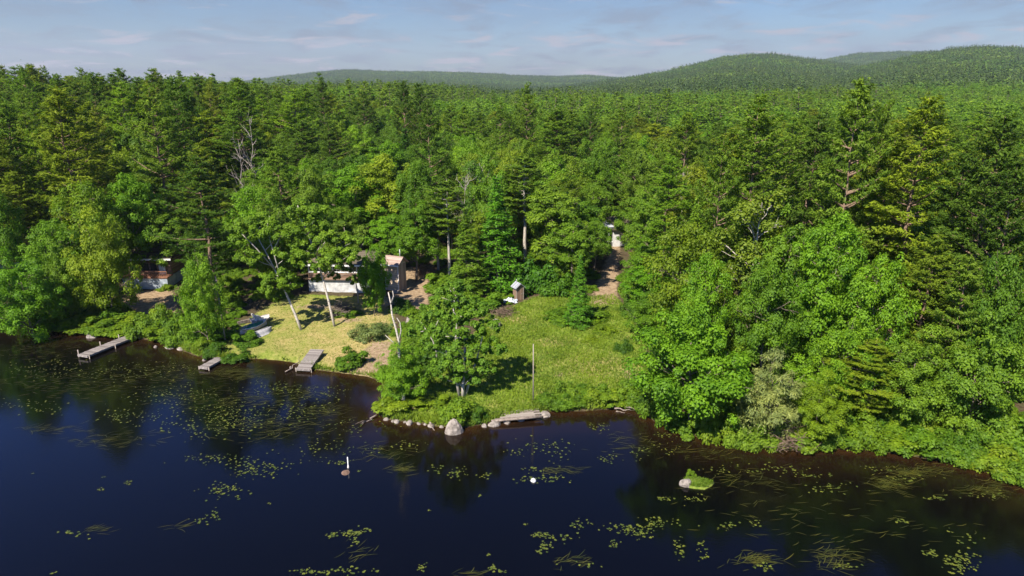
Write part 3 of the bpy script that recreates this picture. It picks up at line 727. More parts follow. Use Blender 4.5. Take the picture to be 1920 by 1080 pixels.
for i in range(len(cand)):
    x, y = cand[i]; d = cd[i]; u = frng.random(4)
    if d < 3.2 or od[i] < 1.6: continue
    if math.hypot(x - BLD[0][0], y - BLD[0][1]) < 6.5 or math.hypot(x - BLD[1][0], y - BLD[1][1]) < 5.5 or math.hypot(x - BLD[2][0], y - BLD[2][1]) < 6: continue
    px = to_px(x, y, zc_[i] + 8)[0]
    if px < 470: pp = .60 if y > 82 else .12
    elif px < 1150: pp = .10 if y < 118 else .20
    else: pp = (.06 if y < 55 else .28) if y < 64 else .38
    con = u[0] < pp
    if con: H = 16 + 8 * u[1]; R = 3.3 + 2.0 * u[2]
    else: H = 9.5 + 5.5 * u[1]; R = 2.6 + 1.9 * u[2]
    if px > 1250 and y < 80: H = min(H * 1.1, 8 + 1.1 * d, max(7, at_y(px, np.interp(y, [42, 47, 52, 60, 70], [600, 490, 390, 280, 215]), y)[1] - zc_[i]))
    elif y < 75: H = min(H, 6 + .42 * d)
    sil = sky_sil(px); zmax = at_y(px, sil + 25 * u[3], y)[1] - zc_[i]
    H = min(H, max(zmax, 6))
    P = np.array([(p[0], p[1]) for p in PLACED]); dd = np.hypot(P[:, 0] - x, P[:, 1] - y)
    rr = np.array([p[2] for p in PLACED])
    if (dd < (.62 if y < 120 else .55) * (rr + R)).any(): continue
    bad = False
    for f in (.05, .5, .8, 1.0):
        for s in (-1, 0, 1):
            q = to_px(x + s * R * .85, y, zc_[i] + H * f)
            if any(in_poly(np.array([q[0]]), np.array([q[1]]), c)[0] for c in CLEAR): bad = True
    if bad: continue
    kind = 'pine' if con else ('maple' if (y < 66 and u[3] < .6) else ('hemlock' if u[3] > .95 else ('birch' if u[3] > .90 else 'broad')))
    PLACED.append((x, y, R)); FILL.append((len(FILL), kind, x, y, zc_[i], H, R, px))
# ------------------------------------------------------------------ built things
def planks(name, ca, cb, along='x', n=7.0, rough=.85):
    """boards with dark joints; grain runs along one axis of the object"""
    m, nt, ns, lk = new_mat(name)
    tc = ns.new('ShaderNodeTexCoord'); sp = ns.new('ShaderNodeSeparateXYZ'); lk.new(tc.outputs['Object'], sp.inputs[0])
    ax = {'x': 0, 'y': 1, 'z': 2}[along]
    k = mth(nt, 'MULTIPLY', sp.outputs[ax], n); fr = mth(nt, 'FRACT', k); fl = mth(nt, 'FLOOR', k)
    wn = ns.new('ShaderNodeTexWhiteNoise'); wn.noise_dimensions = '1D'; lk.new(fl, wn.inputs['W'])
    f = noise(nt, 5, 5, .6, coords(nt, (2, 2, 2)))
    t = mth(nt, 'ADD', mth(nt, 'MULTIPLY', wn.outputs['Value'], .55), mth(nt, 'MULTIPLY', f, .5))
    c = ramp(nt, t, [(.2, ca), (.85, cb)])
    gap = mth(nt, 'LESS_THAN', fr, .09)
    c = mixc(nt, gap, c, (ca[0] * .3, ca[1] * .3, ca[2] * .3))
    finish(nt, principled(nt, c, rough, .15, bump(nt, mth(nt, 'SUBTRACT', f, gap), .4, .02))); return m
M['dock'] = planks('weathered_dock_boards', (.13, .11, .095), (.30, .265, .235), 'x', 5.2)
M['dockside'] = plain_mat('pale_dock_edge', (.20, .175, .155), (.36, .32, .29), 6)
M['post'] = plain_mat('weathered_post', (.22, .18, .145), (.38, .33, .27), 6, stretch=(4, 4, .6))
M['rock'] = plain_mat('granite', (.13, .11, .09), (.34, .295, .25), 3.2, .9, .2, bmp=.6)
M['rock_brown'] = plain_mat('brown_stained_rock', (.10, .06, .04), (.22, .14, .10), 3, .7)
M['white'] = plain_mat('white_paint', (.66, .65, .63), (.82, .81, .79), 2.2, .6, .3, bmp=.1)
M['stone_white'] = plain_mat('whitewashed_block_wall', (.33, .33, .32), (.64, .63, .61), 1.6, .85, .2)
M['stone_blue'] = plain_mat('blue_grey_block_wall', (.24, .28, .32), (.42, .46, .50), 1.6, .85, .2)
M['glass'] = plain_mat('dark_window', (.012, .014, .016), (.03, .033, .035), 1.0, .12, .5, bmp=0)
M['shingle'] = planks('brown_mossy_shingles', (.07, .06, .04), (.17, .14, .095), 'y', 5.0)
M['shingle_pink'] = planks('faded_pinkish_shingles', (.27, .19, .15), (.44, .33, .27), 'y', 6.0)
M['shingle_grey'] = planks('grey_metal_roof', (.34, .35, .38), (.58, .60, .64), 'y', 3.0, .5)
M['tan'] = planks('tan_clapboard', (.42, .32, .21), (.58, .46, .33), 'z', 4.0)
M['boards'] = planks('brown_vertical_boards', (.16, .10, .065), (.36, .25, .17), 'x', 6.0)
M['sideboards'] = planks('light_brown_boards', (.28, .20, .14), (.50, .38, .27), 'y', 3.57)
M['house'] = plain_mat('off_white_siding', (.46, .45, .43), (.60, .59, .57), 2.2, .7, .2, bmp=.1)
M['brownwall'] = planks('brown_clapboard', (.14, .085, .06), (.30, .20, .14), 'z', 6.0)
M['rail'] = plain_mat('red_brown_railing', (.17, .075, .045), (.34, .17, .10), 6)
M['alu'] = plain_mat('dull_aluminium', (.33, .32, .32), (.50, .48, .47), 3, .55, .3, metal=0.0, bmp=.1)
M['canoe_blue'] = plain_mat('blue_grey_hull', (.13, .145, .17), (.25, .27, .30), 3, .5, .3, bmp=.1)
M['green'] = plain_mat('dark_green_cover', (.010, .11, .062), (.025, .19, .115), 3, .6, .3)
M['cream'] = plain_mat('cream_plastic', (.62, .56, .50), (.80, .74, .68), 3, .45, .4, bmp=.1)
M['tarp'] = plain_mat('pale_blue_white_tarp', (.30, .33, .37), (.58, .60, .62), 4, .5, .4)
M['steel'] = plain_mat('dull_steel', (.25, .25, .25), (.45, .45, .45), 5, .5, .4, metal=.4)
M['log'] = plain_mat('dry_driftwood', (.13, .10, .08), (.29, .24, .195), 6)

def msh(name, parts, mat, smooth=False):
    V, F = merge(parts) if isinstance(parts, list) else parts
    return mesh_np(name, [(V, F, 0)], M[mat], smooth)
def part(name, parts, mat, parent, smooth=False, label=None):
    o = link(name, msh(name, parts, mat, smooth), parent)
    if label: o['label'] = label
    return o
def gable(x0, x1, y0, y1, ze, zr, t=.12, axis='x'):
    """two roof slabs; ridge along axis"""
    out = []
    if axis == 'x':
        ym = (y0 + y1) / 2
        for ya, yb in ((y0, ym), (y1, ym)):
            P = [(x0, ya, ze), (x1, ya, ze), (x1, yb, zr), (x0, yb, zr)]
            out.append(hexa(P + [(p[0], p[1], p[2] + t) for p in P]))
    else:
        xm = (x0 + x1) / 2
        for xa, xb in ((x0, xm), (x1, xm)):
            P = [(xa, y0, ze), (xa, y1, ze), (xb, y1, zr), (xb, y0, zr)]
            out.append(hexa(P + [(p[0], p[1], p[2] + t) for p in P]))
    return out
def gable_wall(x0, x1, y0, y1, z0, ze, zr, axis='x'):
    V, F = box(x0, x1, y0, y1, z0, ze)
    V = list(map(tuple, V)); F = [tuple(f) for f in F if tuple(f) != (4, 5, 6, 7)]
    if axis == 'x':
        ym = (y0 + y1) / 2; V += [(x0, ym, zr), (x1, ym, zr)]
        F += [(4, 5, 9, 8), (6, 7, 8, 9), (5, 6, 9, 9), (7, 4, 8, 8)]
    else:
        xm = (x0 + x1) / 2; V += [(xm, y0, zr), (xm, y1, zr)]
        F += [(5, 6, 9, 8), (7, 4, 8, 9), (4, 5, 8, 8), (6, 7, 9, 9)]
    # apex triangles as degenerate-free quads
    V = np.array(V); FF = []
    for f in F:
        if f[2] == f[3]:
            m = (V[f[0]] + V[f[1]]) / 2; V = np.vstack([V, m]); FF += [(f[0], len(V) - 1, f[1], f[2])]
        else: FF.append(f)
    return V, np.array(FF)

def dock(name, label, a, b, wid, z, posts, rise=0.0, group='docks along the shore', edge=True):
    """a, b: end points (pixels) of the centre line at height z"""
    ax, ay = at_z(*a, z); bx, by = at_z(*b, z); L = math.hypot(bx - ax, by - ay)
    o = empty(name, (ax, ay, z), math.atan2(by - ay, bx - ax)); o.rotation_euler.y = -math.atan2(rise, L)
    tag(o, label, 'dock', group)
    n = int(L / .19); rg = random.Random(len(label)); B = []
    for i in range(n):
        x0 = i * L / n
        B.append(box(x0 + .008, x0 + L / n - .008, -wid / 2 + rg.uniform(-.025, .025), wid / 2 + rg.uniform(-.025, .025), -.03, .012 + rg.uniform(-.008, .01)))
    part('deck', B, 'dock', o)
    part('frame', [box(-.03, L, -wid / 2 + .03, -wid / 2 + .09, -.17, -.033), box(-.03, L, wid / 2 - .09, wid / 2 - .03, -.17, -.033), box(-.05, -.0, -wid / 2, wid / 2, -.17, .014)], 'dockside', o)
    for fx, s, h in posts:
        part('post', tube([(fx * L, s * (wid / 2 + .06), -1.6), (fx * L, s * (wid / 2 + .06), h)], .05, 7), 'post', o, True)
    return o
dock('wooden_dock', 'long narrow grey plank dock reaching from the left bank over dark water', (155, 666), (253, 627), 1.25, .34, [(.02, 1, .42), (.42, 1, .40), (.78, 1, .38), (.02, -1, .02), (.5, -1, .02), (.97, -1, .02)])
dock('wooden_dock', 'short grey plank dock below the round bushes at the bank', (381, 688.5), (414, 670), .95, .30, [(.03, 1, .02), (.03, -1, .02), (.9, 1, .02), (.9, -1, .02)])
dock('wooden_ramp', 'brown plank ramp lying on the grass edge between lawn and water', (568, 692), (596, 666), 1.35, .34, [(.02, 1, .05), (.02, -1, .05)], rise=.62)

def rock(rng, R, H, seed_sq=.5):
    n = 14; a = np.linspace(0, 2 * math.pi, n, endpoint=False); e = np.linspace(-.5, 1, 9) * math.pi / 2
    A, E = np.meshgrid(a, e); d = np.stack([np.cos(A) * np.cos(E), np.sin(A) * np.cos(E), np.sin(E)], -1).reshape(-1, 3)
    f = np.ones(len(d))
    for _ in range(9):
        k = norm(rng.normal(size=(1, 3)))[0]; f = np.minimum(f, rng.uniform(.76, .97) / np.maximum(d @ k, .05))
    f = np.minimum(f, 1) * (1 + rng.normal(size=len(d)) * .018); f[-n:] = f[-n:].mean()
    V = d * f[:, None] * np.array([R, R * rng.uniform(.65, .9), H * 1.15])
    i = np.arange(8)[:, None] * n; k = np.arange(n)[None]; F = np.stack([i + k, i + (k + 1) % n, i + n + (k + 1) % n, i + n + k], -1).reshape(-1, 4)
    return V, F
rkr = np.random.default_rng(31)
def add_rock(px, py, R, H, label, group='stones at the water edge', sink=.15, mat='rock', name='rock', rz=None, water=False):
    if water: x, y = at_z(px, py, 0); z = 0.0
    else: x, y, z = gp(px, py); z = max(z, -.05)
    V, F = rock(rkr, R, H)
    o = link(name, msh(name, [(V, F)], mat, False), None, (x, y, z - sink * H)); o.rotation_euler.z = rkr.uniform(0, 6) if rz is None else rz
    tag(o, label, 'rock', group); return o
add_rock(851, 809, .78, 1.02, 'large rounded grey boulder standing in the water off the point', None, .1, name='boulder', rz=.2, water=True)
add_rock(173, 632, .6, .6, 'pale boulder at the bank above the long dock', None)
add_rock(767, 611, .7, 1.0, 'pale stone among bushes beside the bend of the dead birch')
add_rock(930, 614, .7, .95, 'flat brownish stone at the left edge of the main lawn')
add_rock(318, 651, .7, .3, 'flat brown rock awash between the two docks', None, .3, water=True)
add_rock(338, 655, .45, .26, 'small pale rock awash right of the flat brown one', None, .3, water=True)
add_rock(292, 651, .25, .2, 'tiny white rock in the water right of the long dock', None, .2, water=True)
add_rock(383, 676, .22, .25, 'little white stone by the short dock', None, .1)
add_rock(545, 690, .16, .2, 'little white stone in the water left of the plank ramp', None, .1, water=True)
add_rock(648, 886, .55, .2, 'brown rock under the surface below the white mooring post', None, .85, 'rock_brown', water=True)
for i, (px, py, R) in enumerate([(737, 790, .26), (744, 791, .42), (759, 792, .22), (768, 794, .5), (785, 795, .30), (797, 796, .24), (808, 799, .44), (828, 801, .28), (724, 787, .34)]):
    nth = ['second', 'third', 'fourth', 'fifth', 'sixth', 'seventh', 'eighth', 'ninth', 'first'][i]
    add_rock(px, py, R * .72, R * .55, nth + ' stone from the left along the point, left of the boulder', water=True)
for i in range(6):
    t = i / 5; px = 908 + 112 * t; py = 799.5 - 22 * t + (1.5 if i % 2 else 0)
    nth = ['first', 'second', 'third', 'fourth', 'fifth', 'last'][i]
    add_rock(px + 4 * math.sin(i * 5.1), py + .8 * math.sin(i * 3.3), .26 + .10 * ((i * 7) % 4), .24 + .06 * ((i * 5) % 3), nth + ' flat stone from the left under the timber landing', 'stones edging the timber landing', water=True)

# timber landing at the water edge
x, y, z = gp(968, 783); o = empty('timber_landing', (x, y, .30), .16); tag(o, 'weathered brown timber landing of loose boards on the shore of the lawn', 'landing')
for i in range(7):
    part('plank', box(-1.8 + .45 * (i % 3), 1.9 - .5 * (i % 2), -.72 + i * .21, -.72 + i * .21 + .185, 0, .05 + .012 * (i % 3)), 'log' if i in (0, 4) else 'post', o)
part('edge_log', tube([(-2.1, -.85, .02), (0, -.88, .05), (2.0, -.80, .03)], .10, 8), 'log', o, True)
# fallen wood
def driftwood(px0, py0, px1, py1, r, label, tw=3, z0=.25, z1=.0, seed=3, name='driftwood'):
    rg = np.random.default_rng(seed); a = np.array([*at_z(px0, py0, z0), z0]); b = np.array([*at_z(px1, py1, z1), z1])
    parts = [tube(crook((0, 0, 0), b - a, rg, 7, .05), np.linspace(r, r * .35, 7), 6)]
    for _ in range(tw):
        t = rg.uniform(.3, .8); p = (b - a) * t; parts.append(tube(crook(p, p + (b - a) * .3 + rg.normal(size=3) * .4 + UP * .15, rg, 4, .06), np.linspace(r * .5, .01, 4), 4))
    o = link(name, msh(name, parts, 'log', True), None, tuple(a)); tag(o, label, 'driftwood'); return o
driftwood(706, 778, 678, 794, .07, 'pale forked driftwood branch sticking into the water at the left tip of the point')
driftwood(806, 792, 815, 807, .09, 'short pale log end sloping into the water left of the boulder', 1, .3, 0, 5)
driftwood(1152, 766, 1184, 770, .07, 'pale straight log lying along the water right of the landing', 1, .15, .1, 6)
driftwood(1155, 771, 1172, 774, .05, 'shorter pale stick in the water under the straight log', 1, .06, .03, 7)
driftwood(1178, 762, 1194, 771, .06, 'forked grey branch on the bank at the end of the shore bushes', 4, .4, .1, 8)
driftwood(990 - 455, 697, 570, 676, .06, 'dark branch along the notch in the bank left of the plank ramp', 1, .12, .25, 9)

# poles
def pole(pb, pt, r, label, mat='post'):
    x, y, z = gp(*pb); xt, zt = at_y(pt[0], pt[1], y)
    o = link('wooden_pole', msh('wooden_pole', [tube([(0, 0, -.4), ((xt - x) * .5, .0, (zt - z) * .5), (xt - x, 0, zt - z)], [r, r * .9, r * .7], 7)], mat, True), None, (x, y, z))
    tag(o, label, 'pole', 'bare poles on the shore')
pole((1000, 752), (1000, 645), .055, 'straight bare pale pole standing upright at the front of the main lawn', 'post')
pole((423, 641), (404, 518), .085, 'tall bare grey pole leaning left beside the boats')

# boats
def hull(L, W, Dp, n=15, m=9, pointed=True, sheer=.12):
    """open hull, keel down, gunwale at z = Dp"""
    s = np.linspace(-1, 1, n); V = []
    for t in s:
        k = (1 - abs(t) ** 2.4) if pointed else (1 - max(0, t) ** 2.4 * .95 - (max(0, -t) ** 6) * .15)
        w_ = max(.03, W / 2 * k); dz = sheer * t * t
        for a in np.linspace(-1, 1, m):
            V.append((t * L / 2, w_ * math.sin(a * math.pi / 2) ** 1 if False else w_ * np.sign(a) * abs(a) ** .75, (Dp + dz) * abs(a) ** 2.6 + (dz * .5)))
    V = np.array(V); F = []
    for i in range(n - 1):
        for j in range(m - 1):
            q = i * m + j; F.append((q, q + m, q + m + 1, q + 1))
    # inner skin and rim for real thickness
    c = V.mean(0); Vi = V.copy(); Vi[:, 1] *= .93; Vi[:, 0] *= .985; Vi[:, 2] = Vi[:, 2] * .97 + .035
    o = len(V); Fi = [(o + a, o + d, o + c_, o + b) for a, b, c_, d in F]
    R = []
    for i in range(n - 1):
        for j, fl in ((0, 0), (m - 1, 1)):
            q = i * m + j; f = (q, q + m, o + q + m, o + q); R.append(f if not fl else f[::-1])
    for i, fl in ((0, 1), (n - 1, 0)):
        for j in range(m - 1):
            q = i * m + j; f = (q, q + 1, o + q + 1, o + q); R.append(f if not fl else f[::-1])
    return np.vstack([V, Vi]), np.array(F + Fi + R)
def flip(VF, Dp): V, F = VF; V = V.copy(); V[:, 2] = Dp - V[:, 2]; V[:, 1] *= -1; return V, F
def boat(px, py, rz, name, label, z_=0.0):
    x, y, z = gp(px, py); o = empty(name, (x, y, z + z_), rz); tag(o, label, 'boat', 'boats pulled up on the left lawn'); return o
b = boat(490, 627, 1.12, 'rowing_boat', 'silver aluminium rowing boat turned upside down on the grass')
part('hull', [flip(hull(2.9, 1.1, .5, pointed=False), .5)], 'alu', b, True); part('keel', box(-1.2, 1.0, -.03, .03, .47, .54), 'alu', b)
b = boat(476, 619, 1.12, 'canoe', 'white canoe under a dark green cover between two upturned boats')
part('hull', [hull(3.7, 1.0, .5)], 'cream', b, True)
part('cover', [(lambda V, F: (V * np.array([.78, .84, .36]) + np.array([0, 0, .50]), F))(*flip(hull(3.4, .96, .5), .5))], 'green', b, True)
part('gunwale', [tube([(t * 1.85, s * .5 * (1 - abs(t) ** 2.4), .5 + .13 * t * t) for t in np.linspace(-1, 1, 13)], .03, 5) for s in (-1, 1)], 'white', b, True)
b = boat(461, 619, 1.1, 'rowing_boat', 'blue grey boat upside down next to the dark bushes')
part('hull', [flip(hull(3.3, .95, .45), .45)], 'canoe_blue', b, True); part('keel', box(-1.3, 1.3, -.03, .03, .42, .5), 'alu', b)
b = boat(491, 603, 1.0, 'pedal_boat', 'cream pedal boat with two seats at the top of the boat pile')
part('hull', [hull(2.1, 1.5, .4, pointed=False)], 'cream', b, True); part('deck', box(-.85, .6, -.6, .6, .30, .37), 'cream', b)
for s in (-.38, .38):
    q = part('seat', [box(-.5, .1, s - .26, s + .26, .372, .50), hexa([(-.62, s - .26, .50), (-.44, s - .26, .502), (-.44, s + .26, .502), (-.62, s + .26, .50), (-.82, s - .24, 1.0), (-.70, s - .24, 1.02), (-.70, s + .24, 1.02), (-.82, s + .24, 1.0)])], 'cream', b)
x, y, z = gp(469, 603); rg = np.random.default_rng(8)
o = link('plank_pile', msh('plank_pile', [box(-1.3 + rg.uniform(-.3, .3), 1.2, -.3 + .13 * i, -.19 + .13 * i, 0, .12 + rg.uniform(0, .25)) for i in range(5)], 'log'), None, (x, y, z)); o.rotation_euler.z = .7
tag(o, 'small heap of pale boards behind the upturned blue grey boat', 'boards')

# buoys
x, y = at_z(653, 877, 0); o = empty('mooring_post', (x, y, 0)); tag(o, 'thin white mooring post standing out of open dark water', 'buoy')
part('pole', tube([(0, 0, -.6), (0, 0, .82)], .035, 8), 'white', o, True)
part('float', tube([(0, 0, -.12), (0, 0, -.02), (0, 0, .10), (0, 0, .2)], [.03, .07, .065, .036], 10), 'cream', o, True)
x, y = at_z(1000, 902, 0); o = empty('mooring_buoy', (x, y, 0)); tag(o, 'round white buoy floating among lily pads off the lawn', 'buoy')
part('float', tube([(0, 0, -.16), (0, 0, -.1), (0, 0, .03), (0, 0, .14), (0, 0, .2)], [.06, .15, .19, .14, .03], 12), 'white', o, True)
part('ring', tube([(0, 0, .195), (0, 0, .25)], .03, 6), 'steel', o, True)

# ---- white cottage behind the leaning birches
x, y, z = BLD[0]; o = empty('cottage', (x, y, z), -.05); tag(o, 'low white walled lakeside cottage with a window band half hidden by birches', 'cottage')
part('foundation', box(-3.95, 4.0, 0, 5, -.8, 1.7), 'stone_white', o)
part('wall', box(-3.9, 4.0, .02, 4.95, 1.702, 2.42), 'brownwall', o)
part('flower_ledge', box(-3.95, 4.0, -.34, -.002, 1.62, 1.76), 'brownwall', o)
part('upper_wall', box(-3.86, 4.0, .30, 4.9, 2.422, 3.42), 'brownwall', o)
for i in range(8):
    x0 = -3.9 + i * .98
    f = part('window', [box(x0, x0 + .12, .06, .28, 2.425, 3.42), box(x0 + .122, x0 + .98, .06, .28, 2.425, 2.56), box(x0 + .122, x0 + .98, .06, .28, 3.32, 3.42), box(x0 + .52, x0 + .57, .10, .25, 2.562, 3.318)], 'white', o)
    part('pane', box(x0 + .125, x0 + .978, .20, .24, 2.565, 3.315), 'glass', f)
part('eaves_board', box(-4.3, 4.35, -.52, -.46, 3.36, 3.56), 'white', o)
part('roof', gable(-4.3, 4.35, -.45, 5.6, 3.44, 4.5, .14), 'shingle', o)
# ---- tan shed
x, y, z = gp(736, 545); o = empty('tall_shed', (x, y, z), -.42); tag(o, 'narrow tall tan shed with a faded pinkish roof and stovepipe', 'shed')
part('wall', [gable_wall(-.95, .95, 0, 1.7, -.4, 3.35, 4.05)], 'tan', o)
part('side_boards', [box(.953, .985, .05 + .28 * k, .27 + .28 * k, 0, 3.3) for k in (0, 1, 2, 3, 4, 5)], 'sideboards', o)
part('corner_trim', [box(.88, .99, -.03, -.002, -.3, 3.3), box(-.97, -.88, -.03, -.002, -.3, 3.3)], 'cream', o)
part('roof', gable(-1.25, 1.25, -.35, 2.05, 3.25, 4.12, .10), 'shingle_pink', o)
part('eaves_board', box(-1.25, 1.25, -.40, -.355, 3.18, 3.34), 'white', o)
part('stovepipe', tube([(.75, .85, 3.9), (.75, .85, 5.1)], .06, 8), 'steel', o, True)
part('steps', [box(.2, 1.1, -.35 - .32 * k, -.04 - .32 * k, -1.4, .25 - .24 * k) for k in range(5)], 'post', o)
# ---- cottage on the left
x, y, z = BLD[1]; o = empty('cottage', (x, y, z), .02); tag(o, 'brown cottage with a red brown deck railing above a blue grey block base', 'cottage')
part('foundation', box(-2.6, 2.9, -1.5, 5, -.8, 1.35), 'stone_blue', o)
part('deck', box(-2.7, 3.0, -1.6, 0, 1.352, 1.47), 'rail', o)
part('railing', [box(-2.7, 3.0, -1.58, -1.50, 2.16, 2.25), box(-2.7, 3.0, -1.57, -1.51, 1.56, 1.63)] + [box(-2.68 + .235 * k, -2.62 + .235 * k, -1.565, -1.515, 1.472, 2.158) for k in range(25)], 'rail', o)
part('wall', box(-2.5, 2.9, 0, 4.8, 1.475, 3.45), 'brownwall', o)
for x0, x1 in ((-2.3, -1.2), (-1.05, .1), (.3, 1.1)):
    f = part('window', [box(x0 - .08, x0, -.05, -.003, 1.9, 3.0), box(x1, x1 + .08, -.05, -.003, 1.9, 3.0), box(x0, x1, -.05, -.003, 2.92, 3.0), box(x0, x1, -.05, -.003, 1.9, 1.98)], 'brownwall', o)
    part('pane', box(x0, x1, -.03, -.002, 1.983, 2.917), 'glass', f)
d_ = part('door', box(1.35, 2.15, -.06, -.003, 1.48, 3.2), 'white', o); part('handle', box(2.0, 2.08, -.10, -.062, 2.25, 2.32), 'steel', d_)
part('eaves_board', box(-2.9, 3.2, -.56, -.50, 3.38, 3.60), 'white', o)
part('roof', gable(-2.9, 3.2, -.5, 5.4, 3.46, 4.55, .14), 'shingle', o)
# ---- outhouse
x, y, z = gp(975, 563); o = empty('outhouse', (x, y, z), .45); o.scale = (.78, .78, .80); tag(o, 'small brown board outhouse with a grey gable roof at the back of the lawn', 'outhouse')
part('wall', [gable_wall(-.58, .58, 0, 1.2, -.2, 1.95, 2.42, 'y')], 'boards', o)
d_ = part('door', box(-.36, .36, -.05, -.003, .05, 1.85), 'boards', o); part('handle', box(.24, .29, -.09, -.052, .9, 1.05), 'steel', d_)
part('trim', [box(-.60, -.50, -.035, -.004, -.1, 1.9), box(.50, .60, -.035, -.004, -.1, 1.9)], 'post', o)
M['roof_out'] = planks('grey_weathered_roof', (.21, .21, .23), (.40, .41, .44), 'y', 5.0, .7)
part('roof', gable(-.85, .85, -.3, 1.45, 1.80, 2.50, .07, 'y'), 'roof_out', o)
part('vent_pipe', tube([(-.1, .95, 2.2), (-.1, .95, 2.95)], .045, 8), 'steel', o, True)
rg = np.random.default_rng(4)
g = np.linspace(-1, 1, 15); GX, GY = np.meshgrid(g, g, indexing='ij')
hz = .42 * np.exp(-(GX ** 2 + GY ** 2) * 1.5) + np.abs(rg.normal(size=GX.shape)) * .10 + .03
i = np.arange(14)[:, None] * 15; k = np.arange(14)[None]
x, y, z = gp(957, 567); t_ = link('tarpaulin', mesh_np('tarpaulin', [(np.stack([GX * .75 * (1 + .1 * np.sin(5 * GY)), GY * .6 * (1 + .12 * np.sin(4 * GX)), hz], -1).reshape(-1, 3), np.stack([i + k, i + 15 + k, i + 16 + k, i + 1 + k], -1).reshape(-1, 4), 0)], M['tarp']), None, (x, y, z))
tag(t_, 'crumpled pale tarpaulin heap on the grass beside the outhouse', 'tarp')
# ---- white house at the end of the track
x, y, z = gp(1158, 462); o = empty('house', (x, y, z), .15); tag(o, 'white house with porch posts at the far end of the dirt track', 'house')
part('wall', [gable_wall(-.7, 1.9, 0, 7, -.5, 2.6, 3.6, 'x')], 'house', o)
part('roof', gable(-1.0, 2.2, -.5, 7.5, 2.5, 3.7, .14), 'shingle', o)
part('porch_beam', box(-3.1, -.72, -.12, .06, 2.65, 2.85), 'white', o)
for xx in (-3.0, -2.2, -1.4): part('porch_post', box(xx - .07, xx + .07, -.10, .04, -.3, 2.648), 'white', o)
part('porch_rail', box(-3.0, -.72, -.06, 0.0, .75, .85), 'white', o)
part('porch_roof', hexa([(-3.3, .1, 2.853), (-.705, .1, 2.853), (-.705, 3, 2.853), (-3.3, 3, 2.853), (-3.3, -.3, 2.95), (-.705, -.3, 2.95), (-.705, 3, 3.4), (-3.3, 3, 3.4)]), 'shingle_grey', o)
# ---- cabin hidden at the far left
x, y, z = gp(30, 505); o = empty('cabin', (x, y, z), .1); tag(o, 'pale cabin mostly hidden by trees at the far left edge', 'cabin')
part('wall', [gable_wall(-2.2, 2.2, 0, 4, -.5, 2.9, 4.0, 'y')], 'white', o); part('roof', gable(-2.6, 2.6, -.5, 4.4, 2.78, 4.1, .12, 'y'), 'shingle_pink', o)
f = part('window', [box(-.6, .6, -.06, -.003, 1.2, 1.3), box(-.6, .6, -.06, -.003, 2.2, 2.3), box(-.6, -.5, -.06, -.003, 1.302, 2.198), box(.5, .6, -.06, -.003, 1.302, 2.198)], 'white', o); part('pane', box(-.498, .498, -.04, -.002, 1.304, 2.196), 'glass', f)

# brush heaps
def brush(px, py, R, H, n, label, mat='twig', seed=1):
    rg = np.random.default_rng(seed); P = []
    for _ in range(n):
        c_ = rg.normal(size=3) * np.array([R * .4, R * .4, H * .2]) + UP * H * .45; c_[2] = abs(c_[2]); dd = norm(rg.normal(size=(1, 3)) * np.array([1, 1, .35]))[0] * R * rg.uniform(.35, .8)
        P.append(tube(crook(c_ - dd, c_ + dd, rg, 4, .08), np.linspace(.03, .008, 4), 4))
    x, y, z = gp(px, py); o = link('brush_pile', msh('brush_pile', P, mat, True), None, (x, y, z)); tag(o, label, 'brush pile')
brush(797, 516, 1.6, 1.1, 160, 'brown heap of dead branches right of the tan shed', 'twig', 1)
brush(942, 588, 1.5, .5, 120, 'low brown twig heap on the lawn in front of the tarpaulin', 'twig', 2)
brush(1478, 836, 1.5, 1.5, 120, 'tangle of dry brown twigs dipping into the water under the pale willow', 'twig', 3)
brush(640, 588, 1.5, 1.2, 150, 'grey brown dead brush below the white cottage wall', 'bark', 4)
brush(735, 545 + 30, 1.1, 1.2, 120, 'grey dead twigs around the foot of the shed steps', 'dead', 5)

